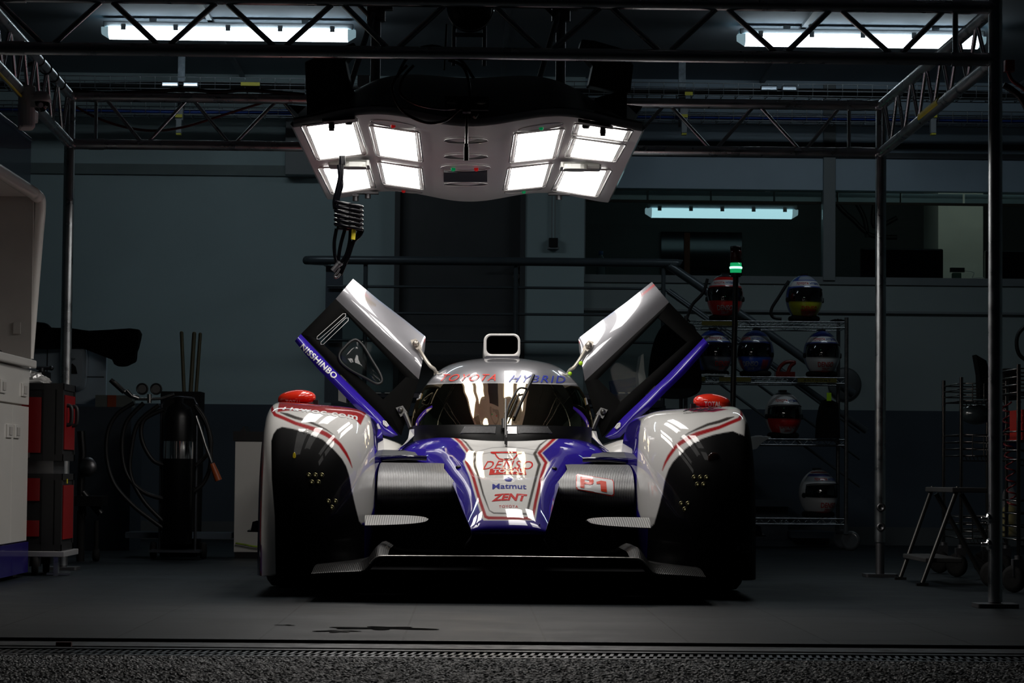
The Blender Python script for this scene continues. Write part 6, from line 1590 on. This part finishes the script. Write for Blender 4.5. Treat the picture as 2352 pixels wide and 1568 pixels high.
# jacket / suit hanging behind the right door
m = MB(); poly = [(1500, 905), (1492, 860), (1500, 800), (1512, 765), (1530, 742), (1560, 738), (1585, 742), (1600, 760), (1607, 830), (1612, 880), (1600, 905), (1560, 915)]
cc = catmull([Vector((x, y, 0)) for x, y in poly], 3, closed=True); P = [W(q.x, q.y, 15.9 + .03 * math.sin(i * .7)) for i, q in enumerate(cc)]; m.prism(P, (0, .12, 0)); m.tube([W(1578, 741, 16.0), W(1580, 733, 16.08), W(1584, 738, 16.16)], .005, 6); m.build('hanging_suit', MATS['black_cloth'], label='black garment hanging on the left side of the helmet shelf behind the right door', category='garment')
m = MB(); q = W(1440, 890, 15.0); R = Matrix.Rotation(-.15, 3, 'Y'); m.box(q, (.19, .15, .10), R); ob = m.build('blue_carton', mat('carton_blue', (.015, .07, .22), .5, var=.06), label='small blue carton with white print seen through the right door window', category='box', origin=q)
flat_decal('lettering', text_geo('Pad Lock', .0), (q.x - .04, q.y - .077, q.z + .0), (.09, 0, .015), (0, 0, .02), mat('dull_white_print', (.2, .25, .3), .5), ob); flat_decal('lettering', text_geo('MPD', .0), (q.x - .01, q.y - .077, q.z - .03), (.05, 0, .01), (0, 0, .02), MATS['dull_white_print'], ob)
m = MB(); m.box((q.x - .2, q.y + .1, q.z - .095), (.8, .4, .04)); m.box((q.x - .5, q.y + .1, (q.z - .1) / 2), (.05, .3, q.z - .1)); m.box((q.x + .15, q.y + .1, (q.z - .1) / 2), (.05, .3, q.z - .1)); m.build('side_table', wallb, label='dark side table behind the car under the small blue carton', category='table')
# signal tower
LY = 15.0
t = thing('signal_tower', (W(1686, 900, LY).x, LY, 0), 'black pole with a lit green signal lamp below a dark red one', 'signal lamp')
a = W(1690, 634, LY); b = W(1677, 1000, LY)
m = MB(); m.cyl((a.x, LY, a.z), (b.x, LY, 0), .016, 12); m.cyl((b.x, LY, 0), (b.x, LY, .03), .12, 20); m.cyl((a.x, LY, a.z - .005), (a.x, LY, a.z + .018), .028, 16); m.build('pole', blackm, t)
zg0, zg1 = W(1690, 626, LY).z, W(1690, 604, LY).z; zr1 = W(1690, 566, LY).z
m = MB(); m.lathe([(0, zg0), (.033, zg0), (.034, (zg0 + zg1) / 2), (.033, zg1), (0, zg1)], (a.x, LY, 0), n=24); m.build('green_lamp', mat('green_lamp', (.02, .5, .2), .15, emit=(.02, .75, .25), estr=.45, coat=1), t)
m = MB(); zz_ = (zg0 + zg1) / 2; m.lathe([(.0345, zz_ - .006), (.037, zz_ - .001), (.037, zz_ + .003), (.0345, zz_ + .007)], (a.x, LY, 0), n=24); m.build('glowing_filament', mat('green_glow', (.1, 1, .5), .2, emit=(.25, 1, .55), estr=3.5), t)
m = MB(); m.lathe([(0, zg1), (.032, zg1 + .002), (.033, zg1 + .06), (.032, zr1 - .02), (0, zr1 - .02)], (a.x, LY, 0), n=24); m.build('red_lamp', mat('unlit_red_lamp', (.10, .008, .006), .2, coat=.5), t)
m = MB(); m.lathe([(0, zr1 - .02), (.033, zr1 - .02), (.033, zr1), (0, zr1 + .006)], (a.x, LY, 0), n=24); m.build('cap', blackm, t)

# ================================================================== RIGHT: step ladder and wire trolleys
LA = 11.6
ladm = mat('ladder_metal', (.06, .058, .055), .35, .7, var=.15); treadm = mat('ladder_tread', (.05, .05, .05), .6, var=.2)
t = thing('step_ladder', (W(2150, 1300, LA).x, LA, 0), 'small folding step ladder standing between the two right posts', 'ladder')
f1 = G(2068, 1331); f2 = G(2118, 1345)
t1 = W(2142, 1118, LA - .05); t2 = W(2200, 1117, LA - .45)
t1 = Vector((f1.x + (t1.x - f1.x), f1.y + .25, t1.z)); t1 = W(2142, 1118, f1.y + .12); t2 = W(2200, 1119, f2.y + .12)
for a, b in ((f1, t1), (f2, t2)):
    m = MB(); m.tube([a + Vector((0, 0, .01)), b], .010, 8); m.box(a + Vector((0, 0, .006)), (.05, .03, .012)); m.build('front_leg', ladm, t)
for a, b in ((f1, t1), (f2, t2)):
    m = MB(); m.tube([b + Vector((.02, .02, -.03)), Vector((b.x + .24, b.y + .05, .01))], .0115, 8); m.build('rear_leg', ladm, t)
def quadslab(P, dz): 
    m = MB(); m.prism(P, (0, 0, -dz)); return m
quadslab([t1 + Vector((-.03, .02, .0)), t1 + Vector((.12, .05, 0)), t2 + Vector((.13, 0, 0)), t2 + Vector((-.03, -.03, 0))], .022).build('top_step', treadm, t, bevel=.004)
u1, u2 = f1.lerp(t1, .28), f2.lerp(t2, .28); quadslab([u1 + Vector((-.03, 0, 0)), u1 + Vector((.13, .02, 0)), u2 + Vector((.13, 0, 0)), u2 + Vector((-.03, 0, 0))], .02).build('lower_step', treadm, t, bevel=.004)
wire3 = mat('trolley_chrome', (.22, .21, .20), .2, 1.0, var=.05)
def trolley(px0, px1, Y, tops, label, depth=.45, cast=True, name='wire_trolley', base_z=.13):
    x0, x1 = W(px0, 900, Y).x, W(px1, 900, Y).x; t = thing(name, ((x0 + x1) / 2, Y + depth / 2, 0), label, 'trolley', 'chrome wire trolleys at the right edge')
    ztop = W(px0, tops[0], Y).z
    for x in (x0, x1):
        for y in (Y, Y + depth):
            m = MB(); m.cyl((x, y, base_z), (x, y, ztop), .009, 10)
            z = base_z + .04
            while z < ztop: m.cyl((x, y, z), (x, y, z + .006), .0108, 10); z += .04
            m.build('upright', wire3, t)
            if cast:
                m = MB(); m.lathe([(0, -.014), (.035, -.016), (.052, -.014), (.056, 0), (.052, .014), (.035, .016), (0, .014)], (x - .02, y, .056), (1, .9, 0), 24); o = m.build('caster_wheel', rubber, t); m = MB(); m.box((x - .005, y, .10), (.045, .045, .07)); m.cyl((x, y, .13), (x, y, .15), .018); m.build('fork', alu_dark, o)
    for k in range(1, len(tops), 2):
        za = W(px0, tops[k], Y).z; zb_ = W(px0, tops[k + 1], Y).z if k + 1 < len(tops) else za - .03
        m = MB(); nlev = 3
        for j in range(nlev + 1):
            z = zb_ + (za - zb_) * j / nlev; m.tube([(x0, Y, z), (x1, Y, z), (x1, Y + depth, z), (x0, Y + depth, z)], .003, 6, closed=True)
        for q in range(0, 5): x = x0 + (x1 - x0) * q / 4; m.cyl((x, Y, zb_), (x, Y, za), .003, 6)
        q = x0
        while q < x1: m.cyl((q, Y, zb_), (q, Y + depth, zb_), .0022, 5); m.cyl((q, Y, zb_), (min(q + .008, x1), Y, zb_ - .022), .0022, 5); q += .018
        m.tube([(x0, Y, zb_ - .024), (x1, Y, zb_ - .024)], .003, 6)
        m.build('wire_basket', wire3, t)
    return t, x0, x1
t1_, tx0, tx1 = trolley(2208, 2312, 12.15, (866, 880, 920, 998, 1046, 1188, 1236), 'chrome wire trolley standing just behind the near right post')
t2_, ux0, ux1 = trolley(2340, 2440, 10.6, (836, 846, 900, 990, 1055, 1150, 1240), 'chrome wire trolley cut by the right picture edge')
# things in the trolleys
zb1 = W(2208, 920, 12.15).z
m = MB(); P = [W(x, y, 12.35) for x, y in ((2242, 814), (2252, 820), (2266, 828), (2274, 860), (2272, 915), (2252, 915), (2250, 860))]; m.prism(P, (0, .1, 0)); m.build('black_sack', MATS['black_cloth'], label='black pointed sack sticking out of the trolley behind the near right post', category='sack')
m = MB(); a = W(2306, 846, 12.3); b = W(2338, 918, 12.3); m.box(((a.x + b.x) / 2, 12.45, (a.z + b.z) / 2), (b.x - a.x, .3, a.z - b.z)); m.build('black_crate', blackm, label='black crate in the top basket right of the near right post', category='crate')
m = MB(); a = W(2302, 968, 12.3); b = W(2340, 1030, 12.3); m.box(((a.x + b.x) / 2, 12.45, (a.z + b.z) / 2), (b.x - a.x, .25, a.z - b.z)); m.build('blue_crate', mat('dark_blue_plastic', (.008, .01, .06), .4, coat=.4, var=.1), label='dark blue crate in the middle basket right of the near right post', category='crate')
m = MB(); a = W(2225, 960, 12.25); m.ball(tuple(a + Vector((.06, .12, .02))), .065, 20, (1.2, 1, .75)); m.build('rolled_sheet', mat('dark_grey_film', (.04, .055, .06), .2, coat=1, var=.2), label='dark shiny wrapped bundle in the middle basket left of the near right post', category='bundle')
# coiled red air hose hanging
m = MB(); pts = []; 
for k in range(9 * 14 + 1):
    a = 2 * PI * k / 14; p = W(2312 + k / 126 * 14, 925 + k / 126 * 240, 12.12); pts.append(p + Vector((.022 * math.cos(a), .022 * math.sin(a), .004 * math.cos(a))))
m.tube(pts, .0045, 6); m.build('coiled_hose', mat('dark_red_hose', (.16, .01, .015), .35, coat=.4, var=.1), label='dark red coiled air hose hanging right of the near right post', category='hose')
zB = W(2208, 1236, 12.15).z
t = thing('yellow_bottle', (W(2318, 1200, 12.3).x, 12.3, zB), 'yellow bottle in a clear bag in the lowest basket right of the near post', 'bottle')
c = W(2318, 1200, 12.3); m = MB(); m.lathe([(0, 0), (.034, 0), (.036, .02), (.036, .12), (.028, .14), (.012, .15), (.012, .165), (0, .166)], (c.x, 12.3, zB + .004), n=20); m.build('body', mat('yellow_plastic', (.32, .26, .01), .35, coat=.4, var=.1), t)
m = MB(); rr = random.Random(11); rows_ = []
for i in range(10):
    f = i / 9; row = []
    for k in range(20):
        a = 2 * PI * k / 20; r = (.048 * (1 - f ** 3) + .006) * (1 + rr.uniform(-.13, .13)); row.append((c.x + r * math.cos(a), 12.3 + r * math.sin(a), zB + .01 + .25 * f))
    rows_.append(row)
m.grid(rows_, True, True); m.build('clear_bag', mat('clear_film', (.6, .6, .6), .15, alpha=.22, coat=.6), t)
a = W(2345, 960, 10.75); m = MB(); m.box((a.x + .06, 10.85, a.z - .03), (.12, .25, .13)); 
for k in range(4): m.box((a.x + .06, 10.72, a.z - .08 + .03 * k), (.12, .012, .006))
m.build('red_crate', mat('red_plastic', (.40, .02, .012), .4, coat=.4, var=.05), label='red ribbed crate in the trolley at the right picture edge', category='crate')
# red emergency handle, hose on wall at right
m = MB(); a = W(2318, 152, 10.5); m.rbox(a, (.04, .05, .045), .01); m.tube(catmull([W(x, y, 10.5) for x, y in ((2316, 165), (2325, 185), (2352, 205), (2380, 240))], 5), .008, 8); m.build('red_lamp', mat('dull_red', (.22, .008, .008), .4, var=.1), label='small red lamp housing with cable beyond the top of the near right post', category='lamp')
m = MB(); m.tube(catmull([W(x, y, 10.55) for x, y in ((2305, 195), (2322, 205), (2345, 225), (2365, 262))], 5), .014, 8); m.build('hose_line', cab_k, label='black hose curving down beyond the top of the near right post', category='hose')
m = MB(); m.tube(catmull([W(x, y, 15.5) for x, y in ((2360, 745), (2340, 765), (2335, 790), (2342, 815), (2362, 830))], 5), .012, 8); m.build('wall_hose', cab_k, label='black hose loop on the pale wall at the right picture edge', category='hose')

# ================================================================== FLOOR MARKS
def blob(name, px, py, sx, sy, m_, label, cat, seed, z=.0018):
    rr = random.Random(seed); c = G(px, py); m = MB(); n = 60; V = [Vector((c.x, c.y, z))]
    ph = [rr.uniform(0, 6.28) for _ in range(8)]
    for k in range(n):
        a = 2 * PI * k / n; r = 1 + sum(.16 * math.sin((j + 2) * a + ph[j]) for j in range(6)); V.append(Vector((c.x + math.cos(a) * sx * r, c.y + math.sin(a) * sy * r, z)))
    m.add(V, [(0, 1 + k, 1 + (k + 1) % n) for k in range(n)], False); return m.build(name, m_, label=label, category=cat)
oil = mat('wet_oil', (.003, .003, .003), .12, spec=.6, coat=.5)
blob('oil_stain', 880, 1443, .12, .075, oil, 'long dark wet oil stain on the lit floor in front of the car', 'stain', 3)
blob('oil_stain', 775, 1450, .05, .05, oil, 'small ragged oil stain at the left end of the long one', 'stain', 8)
blob('oil_stain', 655, 1436, .03, .015, oil, 'tiny dark stain on the floor left of the other stains', 'stain', 12)
m = MB(); c = G(147, 1479, .012); m.box(c, (.04, .02, .012)); m.build('red_marker', mat('red_tape', (.35, .02, .01), .4), label='small red marker on the metal threshold at the left', category='marker')
